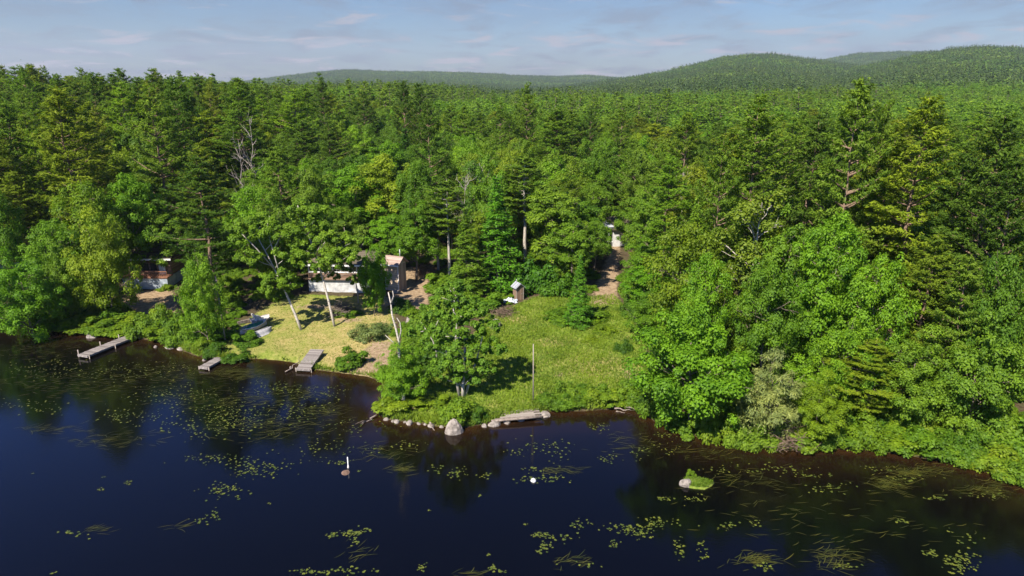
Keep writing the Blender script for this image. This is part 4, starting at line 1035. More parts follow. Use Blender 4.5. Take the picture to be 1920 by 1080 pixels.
# ---- the two leaning birches and the dead birch
def leaning(pb, pts, r0, label, crown_lobes, seed, kind='birch_tree', forks=(), leaf='birchleaf', per=170, group='white birches by the lawn', wood='birch', fwd=-1.35, grow=1.12, tint=(1.15, 1.1, .8), stems=()):
    """pts: pixels of the trunk going up (pixel x, pixel y, offset towards the back); crown_lobes: (px, py, dy, radius)"""
    rg = np.random.default_rng(seed); x, y, z = gp(*pb); B = np.array([x, y, z])
    def w3(px, py, dy): X_, Z_ = at_y(px, py, y + dy); return np.array([X_, y + dy, Z_]) - B
    tp = [np.array([0, 0, -.3])] + [w3(*p) for p in pts]
    P = [tube(np.array(tp), np.linspace(r0, r0 * .25, len(tp)), 8)]
    for f in forks:
        q = [w3(*p) for p in f]; P.append(tube(np.array(q), np.linspace(r0 * .45, .02, len(q)), 6))
    for f in stems: P.append(tube(np.array([w3(*p) for p in f]), np.linspace(r0 * .8, .03, len(f)), 7))
    C_ = [w3(a, b_, c_ + fwd) for a, b_, c_, r in crown_lobes]; R_ = [r * grow for *_, r in crown_lobes]
    for c_ in C_:
        j = min(range(1, len(tp)), key=lambda i: np.linalg.norm(tp[i] - (c_ - UP * 1.2)))
        P.append(tube(crook(tp[j], c_, rg, 5, .05), np.linspace(r0 * .3, .012, 5), 5))
    o = empty(kind, (x, y, z)); tag(o, label, 'birch', group)
    part('trunk', P, wood, o, True)
    if C_:
        sub = []; rad = []; out = []
        for c_, r in zip(C_, R_):
            for u in fib(15, rg, .5):
                sub.append(c_ + u * r * rg.uniform(.45, 1.05) * np.array([1.1, 1, .85])); rad.append(r * rg.uniform(.2, .4)); out.append(u)
        V, F, tn = lobe_leaves(np.array(sub), np.array(rad), np.array(out), rg, per, .19, .135, .8)
        c = link('crown', mesh_np('birch_crown', [(V, F, 0)], M[leaf], attr=tn), o); c.color = (*tint, 1)
    PLACED.append((x, y, 2.0)); return o
leaning((566, 618), [(556, 596, 0), (545, 570, .2), (532, 540, .5), (515, 505, .8), (497, 470, 1.2), (480, 440, 1.6)], .17, 'white birch leaning far left over the lawn, the closer one to the boats',
        [(488, 425, 1.5, 1.3), (455, 440, 1.2, 1.2), (520, 440, 1.6, 1.2), (540, 475, 1.2, 1.1), (515, 520, .4, 1.1), (545, 530, 1.0, .9), (470, 480, .8, 1.1), (440, 420, 1.6, 1.0), (500, 545, 0, .8)], 11,
        forks=[[(532, 540, .5), (512, 470, .2), (500, 430, .4), (505, 405, .3)], [(515, 505, .8), (480, 465, 0), (455, 440, .1), (440, 425, .2)], [(512, 470, .2), (525, 445, .2), (535, 435, .2)]])
leaning((628, 612), [(622, 590, 0), (615, 560, .1), (606, 525, .3), (592, 480, .6), (578, 440, .9), (565, 405, 1.2), (558, 385, 1.4)], .15, 'white birch leaning left in front of the white cottage, nearer the sapling',
        [(560, 395, 1.4, 1.2), (590, 410, 1.2, 1.3), (550, 435, 1.0, 1.1), (605, 440, 1.0, 1.2), (620, 480, .6, 1.0), (575, 470, .6, 1.1), (640, 455, 1.0, 1.0), (560, 490, .6, .9), (625, 485, .2, 1.0), (655, 478, .3, .9), (598, 498, .1, .8), (660, 455, .6, .9)], 12,
        forks=[[(592, 480, .6), (612, 450, .4), (622, 425, .4)], [(578, 440, .9), (566, 415, .4), (556, 400, .2)]])
leaning((757, 764), [(756, 740, 0), (754, 715, .1), (751, 690, .1), (748, 660, .2), (748, 640, .3), (742, 615, .4), (735, 590, .6), (733, 570, .8), (728, 548, 1.0)], .16, 'dead birch with a crooked peeling white trunk and bare top on the point',
        [], 13, kind='dead_birch', forks=[[(748, 640, .3), (752, 620, .2), (750, 605, .2), (744, 596, .2)], [(748, 648, .2), (735, 640, 0), (722, 628, -.2)], [(733, 570, .8), (738, 555, .6), (736, 545, .6)]], group=None)
cl = [(848, 538, .3, .75), (828, 558, .2, .85), (868, 556, .5, .85), (893, 580, .5, .9), (806, 588, .2, .8), (850, 585, 0, 1.0), (915, 612, .6, .9), (788, 622, .3, .85), (830, 618, -.2, 1.0), (880, 615, 0, 1.0), (850, 648, -.3, 1.0), (925, 650, .4, .9), (800, 655, 0, .9), (895, 650, 0, 1.0), (832, 680, -.4, .95), (870, 680, -.4, .95), (908, 685, .1, .85), (812, 700, -.2, .8), (852, 708, -.4, .75), (888, 706, -.2, .75)]
leaning((868, 744), [(868, 725, 0), (870, 700, .1), (872, 670, .2), (872, 640, .4), (868, 610, .5), (860, 570, .6), (850, 540, .6)], .16, 'round grey green birch clump on pale stems at the front of the lawn', cl, 21, fwd=0, grow=1.0, tint=(1.02, 1.04, .9), per=90,
        stems=[[(862, 746, 0), (856, 715, 0), (845, 680, 0), (830, 640, .2), (818, 610, .3)], [(872, 744, .2), (882, 710, .3), (895, 670, .4), (905, 630, .5)]], wood='greybark')
leaning((672, 568), [(670, 545, 0), (664, 515, .1), (655, 485, .2), (648, 455, .3), (645, 425, .5)], .09, 'thin olive leaved tree with dead twigs shading the roof of the white cottage', [(645, 430, .5, 1.0), (620, 455, 0, 1.0), (660, 465, 0, .9), (640, 480, -.2, .9), (605, 480, -.2, .8), (675, 440, .4, .9), (610, 430, .5, 1.0), (650, 498, -.3, .7), (615, 503, -.3, .6), (628, 518, -.8, .55), (598, 520, -.6, .55), (664, 524, -.6, .6)], 23, kind='birch_tree', tint=(.95, .88, .8),
        forks=[[(655, 485, .2), (672, 470, 0), (684, 452, 0)], [(664, 515, .1), (682, 492, 0), (690, 470, 0)]], wood='dead', group='trees on the wooded shore')
leaning((858, 660), [(854, 640, 0), (856, 610, 0), (850, 580, 0), (852, 565, .1), (843, 540, .2)], .10, 'bare white dead birch top rising out of the bushes left of the lawn', [], 14, kind='dead_birch', forks=[[(850, 580, 0), (858, 570, 0), (855, 552, .1)]], group=None)
leaning((822, 690), [(818, 660, -.9), (812, 640, -1.2), (800, 620, -1.2), (790, 605, -1.0)], .09, 'forked bare grey limb sticking out of the grey green birch clump', [], 15, kind='dead_birch', forks=[[(812, 640, -1.2), (815, 615, -1.2), (822, 600, -1.2)], [(800, 620, -1.2), (788, 622, -1.3)]], group=None)
# ------------------------------------------------------------------ shrubs
NTH = ['first', 'second', 'third', 'fourth', 'fifth', 'sixth', 'seventh', 'eighth', 'ninth', 'tenth', 'eleventh', 'twelfth', 'thirteenth', 'fourteenth', 'fifteenth', 'sixteenth', 'seventeenth', 'eighteenth', 'nineteenth', 'twentieth']
def bush(px, py, hw, hm, label, kind='shrub', color=None, group='shrubs along the shore'):
    x, y, z = gp(px, py); R = hw * (y * CP + (CAM_Z - z) * SP) / FPX
    return plant(kind, x, y + R * .5, hm, R, label, group, color, z=None)
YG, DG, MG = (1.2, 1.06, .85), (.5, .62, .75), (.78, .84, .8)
for a in [
 (462, 648, 22, 1.5, 'round green shrub on the grass in front of the beached boats', 'shrub', MG),
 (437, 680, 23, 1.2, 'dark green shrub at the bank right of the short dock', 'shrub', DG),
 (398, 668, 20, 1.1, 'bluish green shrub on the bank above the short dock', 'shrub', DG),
 (408, 640, 30, 1.6, 'light green shrub left of the foot of the leaning pole', 'shrub', None),
 (655, 690, 26, 1.9, 'dense green shrub between the plank ramp and the bare sand', 'shrub', MG),
 (690, 640, 32, 1.7, 'grey green willow shrub on the slope left of the dead birch', 'greyshrub', (.62, .72, .7)),
 (718, 628, 18, 1.3, 'second grey green shrub right of the first beside the dead birch', 'greyshrub', (.5, .66, .6)),
 (735, 775, 34, 1.6, 'pale green shrub at the foot of the dead birch on the point', 'shrub', YG),
 (862, 790, 36, 1.7, 'rounded bright green shrub behind the large boulder', 'shrub', None),
 (893, 785, 20, 1.4, 'darker green shrub right of the one behind the boulder', 'shrub', DG),
 (800, 760, 34, 1.0, 'low shrub in the grass between the dead birch and the birch clump', 'shrub', YG),
 (770, 720, 34, 2.2, 'green shrub filling the gap left of the birch clump', 'shrub', MG),
 (800, 700, 40, 2.6, 'dark shrub behind the gap left of the birch clump', 'shrub', DG),
 (796, 668, 36, 1.7, 'tall shrub in the thicket right of the dead birch', 'shrub', None),
 (840, 600, 46, 2.8, 'tall leafy shrub at the top of the thicket below the outhouse', 'shrub', None),
 (800, 625, 40, 2.2, 'shrub of the thicket near the bend of the sandy track', 'shrub', MG),
 (890, 585, 40, 2.4, 'leafy shrub at the upper right of the thicket left of the lawn', 'shrub', None),
 (900, 655, 34, 1.4, 'light shrub where the thicket meets the main lawn', 'shrub', YG),
 (835, 548, 34, 2.4, 'light green shrub below the tall bare pines', 'shrub', None),
 (870, 545, 34, 2.2, 'shrub between the tall bare pines and the hemlock', 'shrub', MG),
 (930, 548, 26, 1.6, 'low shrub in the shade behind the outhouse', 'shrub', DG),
 (1000, 548, 42, 3.6, 'large dark rounded shrub right behind the outhouse', 'shrub', (.5, .72, .6)),
 (1040, 552, 36, 2.4, 'dark shrub right of the large rounded one behind the outhouse', 'shrub', (.55, .74, .6)),
 (1078, 604, 44, 1.6, 'wide low shrub around the foot of the slim conical tree', 'shrub', None),
 (1050, 606, 26, 1.2, 'small shrub left of the foot of the slim conical tree', 'shrub', MG),
 (1115, 600, 30, 1.0, 'low light shrub right of the foot of the slim conical tree', 'shrub', YG),
 (1172, 660, 16, 1.0, 'little isolated shrub on the right side of the lawn', 'shrub', DG),
 (1135, 625, 20, .8, 'low leafy clump in the upper right of the lawn', 'shrub', YG),
 (1110, 642, 14, .6, 'tiny low clump in the middle of the upper lawn', 'shrub', YG),
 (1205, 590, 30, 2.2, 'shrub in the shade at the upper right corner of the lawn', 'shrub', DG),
 (1190, 556, 24, 2.2, 'shrub at the foot of the trees right of the track end', 'shrub', None),
 (752, 585, 22, 1.4, 'dark shrub below the shed steps', 'shrub', DG),
 (776, 594, 20, .9, 'light low shrub by the bend of the sandy track', 'shrub', YG),
 (650, 592, 24, .9, 'small green shrub at the top of the left lawn under the cottage', 'shrub', MG),
 (308, 545, 14, .8, 'small green shrub at the foot of the blue grey wall', 'shrub', YG),
 (205, 590, 26, 1.4, 'green shrub at the foot of the maple by the sandy yard', 'shrub', None)]:
    bush(*a)
def row(pts, text, col=(None, YG, MG), hs=(1.4, 2.2), hw=(24, 34), seed=1):
    rg = random.Random(seed); pts = sorted(pts)
    for i, (px, py) in enumerate(pts):
        bush(px, py, rg.uniform(*hw), rg.uniform(*hs), NTH[i] + ' shrub from the left ' + text, 'shrub', col[rg.randrange(len(col))])
row([(15, 600), (48, 608), (82, 614), (115, 620), (150, 624), (188, 627), (222, 630), (262, 632), (298, 636), (330, 646)], 'in the bushes lining the left bank at the water', hs=(1.2, 1.8), seed=2)
row([(75, 592), (120, 598), (165, 603), (215, 606), (255, 612), (295, 614), (330, 622), (360, 640)], 'in the upper row of bushes on the left bank', hs=(1.4, 2.2), seed=3)
row([(1030, 766), (1058, 765), (1085, 763), (1112, 760), (1140, 757), (1166, 758), (1192, 752), (1060, 752), (1105, 748)], 'in the bushes along the front of the lawn', hs=(.9, 1.6), hw=(22, 30), seed=4, col=(None, MG, YG))
row([(1228, 778), (1258, 804), (1296, 818), (1340, 828), (1384, 836), (1428, 842), (1232, 740)], 'under the big shore maple at the lawn corner', seed=5)
row([(1505, 838), (1545, 836), (1590, 838), (1632, 842), (1680, 846), (1725, 856), (1770, 864), (1812, 872), (1850, 884), (1890, 897), (1922, 908)], 'in the bushes lining the right bank at the water', hs=(1.3, 2.2), hw=(32, 44), seed=6)
row([(1520, 800), (1575, 800), (1630, 806), (1690, 812), (1750, 822), (1810, 832), (1870, 845), (1915, 860)], 'in the upper row of bushes on the right bank', hs=(1.8, 3.0), hw=(38, 52), seed=7)

# ------------------------------------------------------------------ near forest, one by one
STUFF_NEAR = []
TONES = [('dark green', (.68, .74, .85)), ('mid green', (.95, .97, .95)), ('bright green', (1.15, 1.2, .9)), ('olive green', (1.25, 1.0, .9)), ('yellow green', (1.42, 1.15, .85))]
AUTO = []
for (fi, kind, x, y, z, H, R, px) in FILL:
    tr_ = random.Random(fi * 7 + 3)
    ti = tr_.choices(range(5), (3, 4, 3, 2, 1) if kind != 'pine' else (4, 4, 1, 3, .6))[0]
    j = tr_.uniform(.88, 1.12); col = tuple(c_ * j for c_ in TONES[ti][1])
    vi = tr_.randrange(9)
    if KEEP is None or fi in KEEP:
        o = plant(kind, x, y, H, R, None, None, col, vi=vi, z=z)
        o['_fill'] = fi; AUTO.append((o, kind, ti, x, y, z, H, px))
    else:
        STUFF_NEAR.append((kind, vi % len(VAR[kind]), x, y, z, H, R))
ZONES = [(-9999, 110, 'the far left bank'), (110, 240, 'the left maple'), (240, 345, 'the brown railed cottage'), (345, 455, 'the leaning pole'), (455, 560, 'the beached boats'), (560, 690, 'the white cottage'), (690, 790, 'the tan shed'),
         (790, 900, 'the birch thicket'), (900, 1010, 'the outhouse'), (1010, 1110, 'the main lawn'), (1110, 1185, 'the dirt track'), (1185, 1300, 'the right lawn corner'),
         (1300, 1400, 'the big shore maple'), (1400, 1500, 'the pale willow'), (1500, 1620, 'the right bank bushes'), (1620, 1730, 'the young shore pine'), (1730, 1840, 'the grey trunked pine'), (1840, 9999, 'the right frame edge')]
ROWS = [(0, 62, 'close behind'), (62, 76, 'some way behind'), (76, 92, 'well behind'), (92, 112, 'far behind'), (112, 140, 'deep in woods behind'), (140, 175, 'high up behind'), (175, 999, 'near the skyline behind')]
bins = {}
for t in AUTO:
    o, kind, ti, x, y, z, H, px = t
    zn = next(q[2] for q in ZONES if q[0] <= px < q[1]); rw = next(q[2] for q in ROWS if q[0] <= y < q[1])
    sz = 'tall ' if H > (21 if kind == 'pine' else 13.2) else ('low ' if H < (17.5 if kind == 'pine' else 10) else '')
    bins.setdefault((kind, ti, zn, rw, sz), []).append(t)
NOUN = {'pine': 'white pine', 'broad': 'broadleaf', 'maple': 'maple', 'hemlock': 'hemlock', 'birch': 'birch'}
for (kind, ti, zn, rw, sz), L in bins.items():
    L.sort(key=lambda t: t[7])
    for i, t in enumerate(L):
        base = f'{sz}{TONES[ti][0]} {NOUN[kind]} {rw} {zn}'
        if len(L) > 1: base += f', {NTH[min(i, 19)]} from left'
        tag(t[0], base, KINDS[kind][1], 'trees of the near forest')

# ------------------------------------------------------------------ uncountable growth, one object each
def instancer(name, pts, idx, rot, scl, meshes, kind='stuff'):
    pts = np.asarray(pts, np.float32)
    me = bpy.data.meshes.new(name); me.vertices.add(len(pts)); me.vertices.foreach_set('co', pts.ravel())
    a = me.attributes.new('proto', 'INT', 'POINT'); a.data.foreach_set('value', np.asarray(idx, np.int32))
    a = me.attributes.new('rot', 'FLOAT_VECTOR', 'POINT'); a.data.foreach_set('vector', np.asarray(rot, np.float32).ravel())
    a = me.attributes.new('scl', 'FLOAT_VECTOR', 'POINT'); a.data.foreach_set('vector', np.asarray(scl, np.float32).ravel())
    o = link(name, me); tag(o, kind=kind)
    g = bpy.data.node_groups.new(name + '_nodes', 'GeometryNodeTree')
    g.interface.new_socket('Geometry', in_out='INPUT', socket_type='NodeSocketGeometry'); g.interface.new_socket('Geometry', in_out='OUTPUT', socket_type='NodeSocketGeometry')
    n = g.nodes; gi = n.new('NodeGroupInput'); go = n.new('NodeGroupOutput'); jn = n.new('GeometryNodeJoinGeometry')
    def na(nm, t):
        q = n.new('GeometryNodeInputNamedAttribute'); q.data_type = t; q.inputs[0].default_value = nm; return q.outputs[0]
    pi, pr, ps = na('proto', 'INT'), na('rot', 'FLOAT_VECTOR'), na('scl', 'FLOAT_VECTOR')
    for i, m in enumerate(meshes):
        src = bpy.data.objects.new(m.name + '_source', m)
        oi = n.new('GeometryNodeObjectInfo'); oi.inputs[0].default_value = src
        cmp = n.new('FunctionNodeCompare'); cmp.data_type = 'INT'; cmp.operation = 'EQUAL'
        ints = [s for s in cmp.inputs if s.type == 'INT']; g.links.new(pi, ints[0]); ints[1].default_value = i
        ip = n.new('GeometryNodeInstanceOnPoints')
        g.links.new(gi.outputs[0], ip.inputs['Points']); g.links.new(cmp.outputs[0], ip.inputs['Selection']); g.links.new(oi.outputs['Geometry'], ip.inputs['Instance'])
        g.links.new(pr, ip.inputs['Rotation']); g.links.new(ps, ip.inputs['Scale']); g.links.new(ip.outputs[0], jn.inputs[0])
    g.links.new(jn.outputs[0], go.inputs[0])
    md = o.modifiers.new('scatter', 'NODES'); md.node_group = g
    return o

rng = np.random.default_rng(2024)
P_, I_, R_, S_, MESH = [], [], [], [], []
idx_of = {}
def mesh_id(m):
    if m.name not in idx_of: idx_of[m.name] = len(MESH); MESH.append(m)
    return idx_of[m.name]
for kind, vi, x, y, z, H, R in STUFF_NEAR:
    v = VAR['broad' if kind == 'maple' else kind]; v = v[vi % len(v)]
    P_.append((x, y, z - .05)); I_.append(mesh_id(v['both'])); R_.append((0, 0, rng.uniform(0, 6.28))); S_.append((R / v['R'], R / v['R'], H / v['H']))
# single far trees, 175 m to 620 m
n = 11500
y = np.sqrt(rng.uniform(218 ** 2, 620 ** 2, n)); x = rng.uniform(-1, 1, n) * (y * .86 + 10)
d = shore_d(x, y); z = terrain(x, y, d); con = rng.random(n) < np.where(x < -30, .38, .15) + .22 * np.sin(x * .031 + 1.7 * np.sin(y * .013)) * np.sin(y * .027)
for i in np.nonzero(d > 4)[0]:
    k = rng.integers(0, 3) + 4 if con[i] else rng.integers(0, 4)
    m = LOW[k]; s = rng.uniform(.7, 1.45) * (.9 if con[i] else 1.0); sh = s ** .55 * rng.uniform(.8, 1.06) * (.84 if con[i] else .86)
    P_.append((x[i], y[i], z[i] - .1)); I_.append(mesh_id(m)); R_.append((0, 0, rng.uniform(0, 6.28))); S_.append((s, s, sh))
# patches of the distant hills
yy = 610.0
while yy < 4300:
    st = 27 + (yy - 600) * .006
    for xx in np.arange(-yy * .9 - 30, yy * .9 + 30, st):
        a, b = xx + rng.uniform(-6, 6), yy + rng.uniform(-6, 6)
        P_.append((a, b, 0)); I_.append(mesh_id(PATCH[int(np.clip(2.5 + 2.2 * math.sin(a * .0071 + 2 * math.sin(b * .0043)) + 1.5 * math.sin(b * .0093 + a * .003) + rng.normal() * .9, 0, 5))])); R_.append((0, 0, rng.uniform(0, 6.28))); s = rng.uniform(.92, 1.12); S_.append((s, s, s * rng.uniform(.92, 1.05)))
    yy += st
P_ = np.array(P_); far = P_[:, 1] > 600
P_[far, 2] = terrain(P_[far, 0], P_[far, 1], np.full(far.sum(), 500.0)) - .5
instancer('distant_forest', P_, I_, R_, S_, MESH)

# undergrowth on the forest floor
n = 5200
y = rng.uniform(40, 135, n); x = rng.uniform(-1, 1, n) * (y * .88 + 8); d = shore_d(x, y)
od2 = np.min([np.where(in_poly(x, y, P), -1, seg_dist(x, y, P, True)) for P in OPEN_POLYS], axis=0)
bd = np.min([np.hypot(x - b[0] - .0, y - b[1] - 2.5) for b in BLD], axis=0)
ok = (d > 1.0) & (od2 > .9) & (bd > 6.5); x, y = x[ok], y[ok]; z = terrain(x, y); n = len(x)
s = rng.uniform(.35, 1.0, n)
instancer('undergrowth', np.stack([x, y, z - .05], 1), rng.integers(0, 4, n), np.stack([np.zeros(n), np.zeros(n), rng.uniform(0, 6.28, n)], 1),
          np.stack([s, s, s * rng.uniform(.5, .9, n)], 1), [v['both'] for v in VAR['shrub']])

# grass
def sample_poly(P, n):
    a, b = P.min(0), P.max(0); out = np.zeros((0, 2))
    while len(out) < n:
        q = rng.uniform(a, b, (n * 2, 2)); out = np.vstack([out, q[in_poly(q[:, 0], q[:, 1], P)]])
    return out[:n]
def blades(q, L, W, lean=.45):
    n = len(q); z = terrain(q[:, 0], q[:, 1]); ok = z > .02; q, z = q[ok], z[ok]; n = len(q)
    T = norm(UP + rng.normal(size=(n, 3)) * lean); Nn = norm(rng.normal(size=(n, 3)) + UP * .3 - np.array([0, .5, 0]))
    k = rng.uniform(.6, 1.35, n) * L; C = np.stack([q[:, 0], q[:, 1], z], 1) + T * (k * .42)[:, None]
    V, F = leaves(C, Nn, k, W * rng.uniform(.7, 1.3, n), rng, T, 0)
    # broad drifts of fresher and drier grass
    tn = .5 + .28 * np.sin(q[:, 0] * .9 + np.sin(q[:, 1] * .7) * 1.7) * np.sin(q[:, 1] * .8 + 1) + rng.normal(size=n) * .2
    return V, F, np.repeat(np.clip(tn, 0, 1), 4)
def patchy(q, keep=.5):
    f = np.sin(q[:, 0] * 1.3 + 2 * np.sin(q[:, 1] * .6)) * np.sin(q[:, 1] * 1.1 + 1.5 * np.sin(q[:, 0] * .5)) * .5 + .5
    return q[rng.random(len(q)) < keep * .5 + keep * f]
qs = patchy(sample_poly(LAWN_MAIN, 52000), .8)
A = blades(qs, .30, .06); B = blades(patchy(sample_poly(LAWN_LEFT, 18000), .5), .13, .05)
# tall grass along the water line
t = rng.uniform(0, 1, 26000); seg = rng.integers(4, len(SHORE) - 6, 26000); q = SHORE[seg] * (1 - t[:, None]) + SHORE[seg + 1] * t[:, None] + rng.normal(size=(26000, 2)) * .35
q = q[shore_d(q[:, 0], q[:, 1]) > .1]
inl = in_poly(q[:, 0], q[:, 1], LAWN_LEFT); q = q[~inl]
C3 = blades(q, .6, .07, .35)
V, F = merge([A[:2], B[:2], C3[:2]])
tag(link('meadow_grass', mesh_np('meadow_grass', [(V, F, 0)], M['grass'], attr=np.concatenate([A[2], B[2], C3[2]]))), kind='stuff')

# ------------------------------------------------------------------ grassy rock in the water
x, y = at_z(1308, 909, 0); o = empty('grassy_islet', (x, y, 0)); tag(o, 'tiny wedge of turf with a pale rock alone in the dark water', 'islet')
def iw(px, py, h=0.0): a, b = at_z(px, py, 0); return np.array([a - x, b - y, h])
rim = [iw(*p) for p in [(1276, 906), (1284, 899), (1298, 897), (1342, 906), (1336, 912), (1322, 919), (1300, 917), (1284, 914)]]
top_ = [np.array([r[0] * .9, r[1] * .9, .12 + .12 * (i in (1, 2, 0))]) for i, r in enumerate(rim)]
nr = len(rim); Vv = np.array([r - UP * .3 for r in rim] + top_ + [np.array([-.1, .05, .24])]); k = np.arange(nr)
Fq = np.vstack([np.stack([k, (k + 1) % nr, nr + (k + 1) % nr, nr + k], 1), np.stack([nr + k[::2], nr + (k[::2] + 1) % nr, nr + (k[::2] + 2) % nr, np.full(nr // 2, 2 * nr)], 1)])
M['turf'] = plain_mat('mossy_turf', (.10, .15, .02), (.20, .24, .04), 4, .9, .1)
part('turf', [(Vv, Fq)], 'turf', o, True)
bq = np.array(top_)[:, :2]; q = []
while len(q) < 900:
    c_ = rng.uniform(bq.min(0), bq.max(0))
    if in_poly(np.array([c_[0]]), np.array([c_[1]]), bq)[0]: q.append(c_)
q = np.array(q); T = norm(UP + rng.normal(size=(900, 3)) * .5); kk = rng.uniform(.10, .26, 900)
V, F = leaves(np.column_stack([q, np.full(900, .17)]) + T * (kk * .4)[:, None], norm(rng.normal(size=(900, 3)) - np.array([0, .6, -.4])), kk, .05, rng, T, 0)
link('grass_tuft', mesh_np('islet_grass', [(V, F, 0)], M['grass'], attr=np.full(len(V), .3)), o)['kind'] = 'stuff'
Vr, Fr = rock(rkr, .46, .42); po = iw(1286, 909); part('rock', [(Vr + po, Fr)], 'rock', o)
x2, y2 = at_z(1296, 897, 0); s_ = plant('shrub', x2, y2, .62, .30, 'small upright yellow green bush growing on the turf islet', None, YG, vi=2, z=.15)

# ------------------------------------------------------------------ lily pads and water weed
M['lily'] = leaf_mat('lily_pads', (.070, .092, .012), (.105, .118, .016), trans=0, spec=.3, rough=.4)
M['weed'] = leaf_mat('water_weed', (.042, .046, .007), (.06, .06, .009), trans=0, spec=.25, rough=.45)
def pads(px, py, rx, ry, n, r=(.042, .09)):
    n = int(n * 1.1)
    t = rng.normal(size=(n, 2)) * .5; return [(*at_z(px + a * rx, py + b * ry, 0), r[0] + (r[1] - r[0]) * rng.random() ** 1.6 * 1.25) for a, b in t]
PD = []
for a in [(620, 1005 - 3, 14, 6, 14), (655, 998, 22, 7, 26), (676, 1000, 18, 6, 14), (662, 1015, 10, 8, 10), (690, 995, 12, 5, 8), (1005, 1003, 12, 5, 16), (1025, 1005, 18, 6, 22), (1022, 1025, 14, 10, 24), (1010, 1035, 8, 5, 8), (590, 1072, 40, 6, 30), (660, 1070, 50, 8, 26),
          (792, 1066, 10, 8, 16), (922, 1064, 12, 5, 14), (940, 1072, 10, 4, 8), (636, 868, 24, 6, 22), (675, 884, 10, 3, 4), (860, 888, 18, 9, 30), (910, 892, 18, 8, 14), (990, 900, 24, 6, 20), (1030, 897, 30, 8, 36), (1000, 880, 30, 5, 18), (1050, 850, 22, 20, 26), (1010, 835, 40, 16, 34),
          (1180, 992, 46, 9, 60), (1235, 980, 36, 10, 46), (1150, 1020, 12, 8, 14), (1085, 985, 26, 12, 20), (1060, 1010, 30, 10, 12), (1140, 860, 20, 10, 24), (1120, 800, 26, 8, 26), (1200, 850, 20, 12, 22), (1250, 840, 26, 12, 20), (1300, 935, 22, 8, 24), (1250, 935, 16, 5, 18),
          (1200, 1000, 20, 14, 20), (1275, 1030, 14, 22, 26), (1315, 1035, 12, 24, 22), (1365, 985, 20, 8, 18), (1415, 982, 12, 7, 12), (1460, 880, 60, 10, 40), (1560, 915, 60, 12, 34), (1690, 978, 14, 7, 14), (1760, 935, 30, 8, 22), (1800, 1056, 32, 22, 90), (1745, 1038, 18, 8, 24), (1440, 1065, 24, 8, 20),
          (1590, 1062, 26, 6, 14), (1820, 1010, 40, 20, 16), (1850, 930, 40, 10, 26), (730, 790, 60, 12, 30), (600, 840, 70, 30, 60), (560, 770, 60, 24, 80), (480, 880, 60, 18, 110), (400, 860, 70, 10, 60), (380, 800, 90, 20, 110), (440, 780, 110, 34, 240), (330, 740, 110, 24, 170), (250, 780, 70, 14, 80), (200, 700, 100, 18, 120), (80, 690, 90, 20, 120),
          (60, 760, 70, 14, 50), (300, 690, 80, 14, 90), (520, 730, 70, 20, 90), (240, 905, 8, 5, 10), (190, 918, 10, 4, 8), (195, 895, 6, 2, 3), (400, 965, 12, 18, 16), (375, 975, 16, 6, 10), (420, 920, 40, 14, 60), (140, 1000, 26, 8, 14), (700, 840, 20, 10, 14), (770, 835, 30, 10, 26), (820, 880, 16, 8, 14), (650, 800, 40, 16, 30), (620, 740, 40, 20, 40), (505, 945, 3, 2, 3), (60, 888, 3, 2, 2), (95, 1075, 10, 3, 4), (985, 993 - 10, 3, 2, 3),
          (1350, 880, 40, 12, 22), (1520, 890, 40, 8, 20), (1640, 880, 40, 8, 20), (1700, 900, 50, 10, 26), (900, 930, 4, 2, 4), (805, 957, 6, 2, 3), (915, 1040, 6, 3, 4), (1100, 1060, 40, 8, 10), (960, 850, 30, 10, 14), (1240, 800 + 15, 30, 8, 20)]:
    PD += pads(*a)
PD = [p for p in PD if shore_d(np.array([p[0]]), np.array([p[1]]))[0] < -.4]
q = np.array(PD); n = len(q); m = 8
an = np.linspace(0, 2 * math.pi, m, endpoint=False) ; rot = rng.uniform(0, 6.28, n)
rad = q[:, 2:3] * rng.uniform(.82, 1.1, (n, m)); rad[:, 0] *= .35
th = an[None] + rot[:, None]
V = np.stack([q[:, 0:1] + np.cos(th) * rad, q[:, 1:2] + np.sin(th) * rad, np.full((n, m), .012) + rng.uniform(0, .006, (n, 1)) + rng.uniform(-.002, .012, (n, m))], -1).reshape(-1, 3)
b = np.arange(n)[:, None] * m
F = np.concatenate([b + np.array([[0, 1, 2, 3]]), b + np.array([[0, 3, 4, 5]]), b + np.array([[0, 5, 6, 7]])])
tone = np.repeat(np.clip(rng.normal(size=n) * .38 + .42, 0, 1), m)
tag(link('lily_pads', mesh_np('lily_pads', [(V, F, 0)], M['lily'], attr=tone)), kind='stuff')

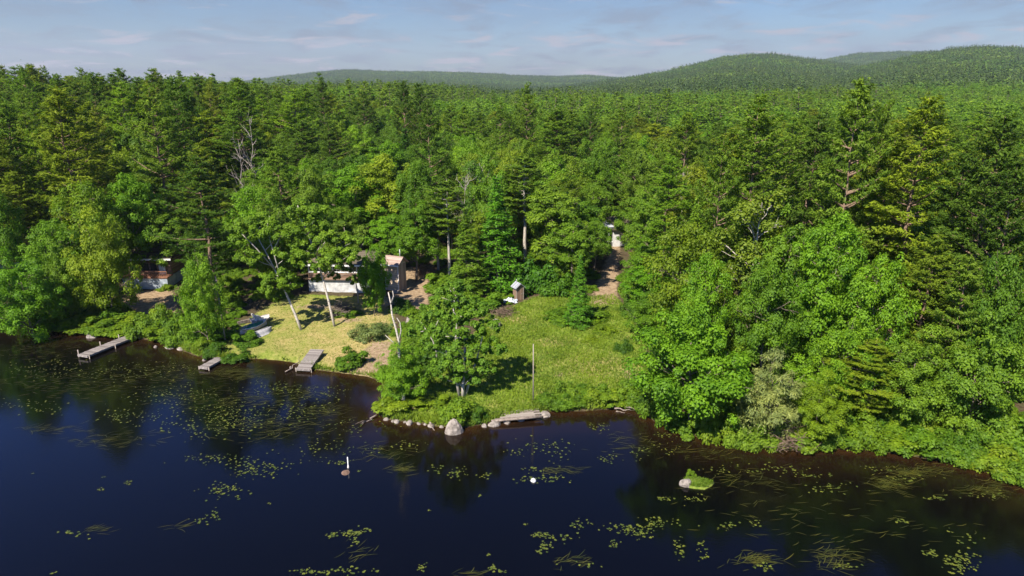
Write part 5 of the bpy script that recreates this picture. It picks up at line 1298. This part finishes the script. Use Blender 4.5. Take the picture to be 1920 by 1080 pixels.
def weeds(px, py, rx, ry, n, ang, L=(.5, 1.3), W=.017, spread=.35):
    Vs, Fs, o_ = [], [], 0
    for _ in range(int(n * .7)):
        a, b = rng.normal(size=2) * .5; x, y = at_z(px + a * rx, py + b * ry, 0)
        if shore_d(np.array([x]), np.array([y]))[0] > -.3: continue
        t = ang + rng.normal() * spread; ln = rng.uniform(*L); cv_ = rng.normal() * .5; p = np.array([x, y]); s = 5; pts = []
        for i in range(s):
            pts.append(p.copy()); t += cv_ / s; p = p + np.array([math.cos(t), math.sin(t)]) * ln / s
        pts = np.array(pts); dr = np.gradient(pts, axis=0); nn = norm(np.stack([-dr[:, 1], dr[:, 0]], 1)); w_ = W * np.array([.3, .9, 1, .8, .15])[:, None] * rng.uniform(.6, 1.4)
        z = .007 + .004 * rng.random()
        l = np.column_stack([pts + nn * w_, np.full(s, z)]); r = np.column_stack([pts - nn * w_, np.full(s, z)])
        V = np.empty((2 * s, 3)); V[0::2] = l; V[1::2] = r
        i = np.arange(s - 1) * 2; Fs.append(np.stack([i + 1, i + 3, i + 2, i], 1) + o_); Vs.append(V); o_ += 2 * s
    return np.concatenate(Vs), np.concatenate(Fs)
WD = [weeds(*a) for a in [(440, 700, 50, 14, 260, .3), (90, 805, 60, 8, 60, .4), (180, 830, 80, 10, 50, .4), (600, 770, 40, 12, 110, .3), (500, 800, 110, 26, 300, .2), (420, 750, 130, 26, 300, .3), (150, 720, 150, 26, 320, .2), (300, 700, 120, 20, 240, .2), (560, 740, 60, 20, 120, .3),
      (745, 880, 24, 7, 60, .2), (1040, 880, 36, 7, 60, -.2), (1410, 1050, 44, 14, 110, .3), (1550, 1040, 50, 16, 90, 0), (1560, 1060, 30, 8, 40, .3), (1660, 905, 44, 14, 200, -.15), (1690, 885, 40, 8, 120, 0), (1870, 900, 40, 14, 120, 0), (1740, 880, 60, 12, 120, 0), (1840, 920, 60, 10, 100, 0), (1065, 1055, 36, 12, 40, .5), (870, 1075, 30, 6, 20, .3), (670, 1040, 30, 20, 24, .6), (330, 990, 20, 6, 14, .3), (170, 995, 30, 6, 20, .4),
      (1500, 950, 220, 50, 100, 0), (1400, 900, 120, 20, 110, .1), (1300, 850, 80, 14, 80, .2), (720, 850, 60, 20, 70, .2), (1180, 830, 60, 18, 80, 0), (240, 820, 80, 14, 60, .3), (1640, 1000, 200, 40, 60, .1), (60, 660, 90, 20, 160, .2)]]
V, F = merge(WD)
tag(link('water_weed', mesh_np('water_weed', [(V, F, 0)], M['weed'], attr=np.repeat(np.clip(rng.normal(size=len(V) // 10) * .3 + .4, 0, 1), 10))), kind='stuff')

# ------------------------------------------------------------------ air
if HAZE > 0:
    m, nt, ns, lk = new_mat('thin_summer_haze')
    pv = ns.new('ShaderNodeVolumePrincipled'); pv.inputs['Color'].default_value = (.80, .88, 1.0, 1); pv.inputs['Density'].default_value = HAZE; pv.inputs['Anisotropy'].default_value = .2
    oo = ns.new('ShaderNodeOutputMaterial'); lk.new(pv.outputs[0], oo.inputs['Volume'])
    V, F = box(-7500, 7500, -300, 7400, -4, 420)
    tag(link('haze', mesh_np('haze', [(V, F, 0)], m)), kind='stuff')
for o in ALL_TREES:
    for k in ('_k', '_fill'):
        if k in o and not DEV: del o[k]
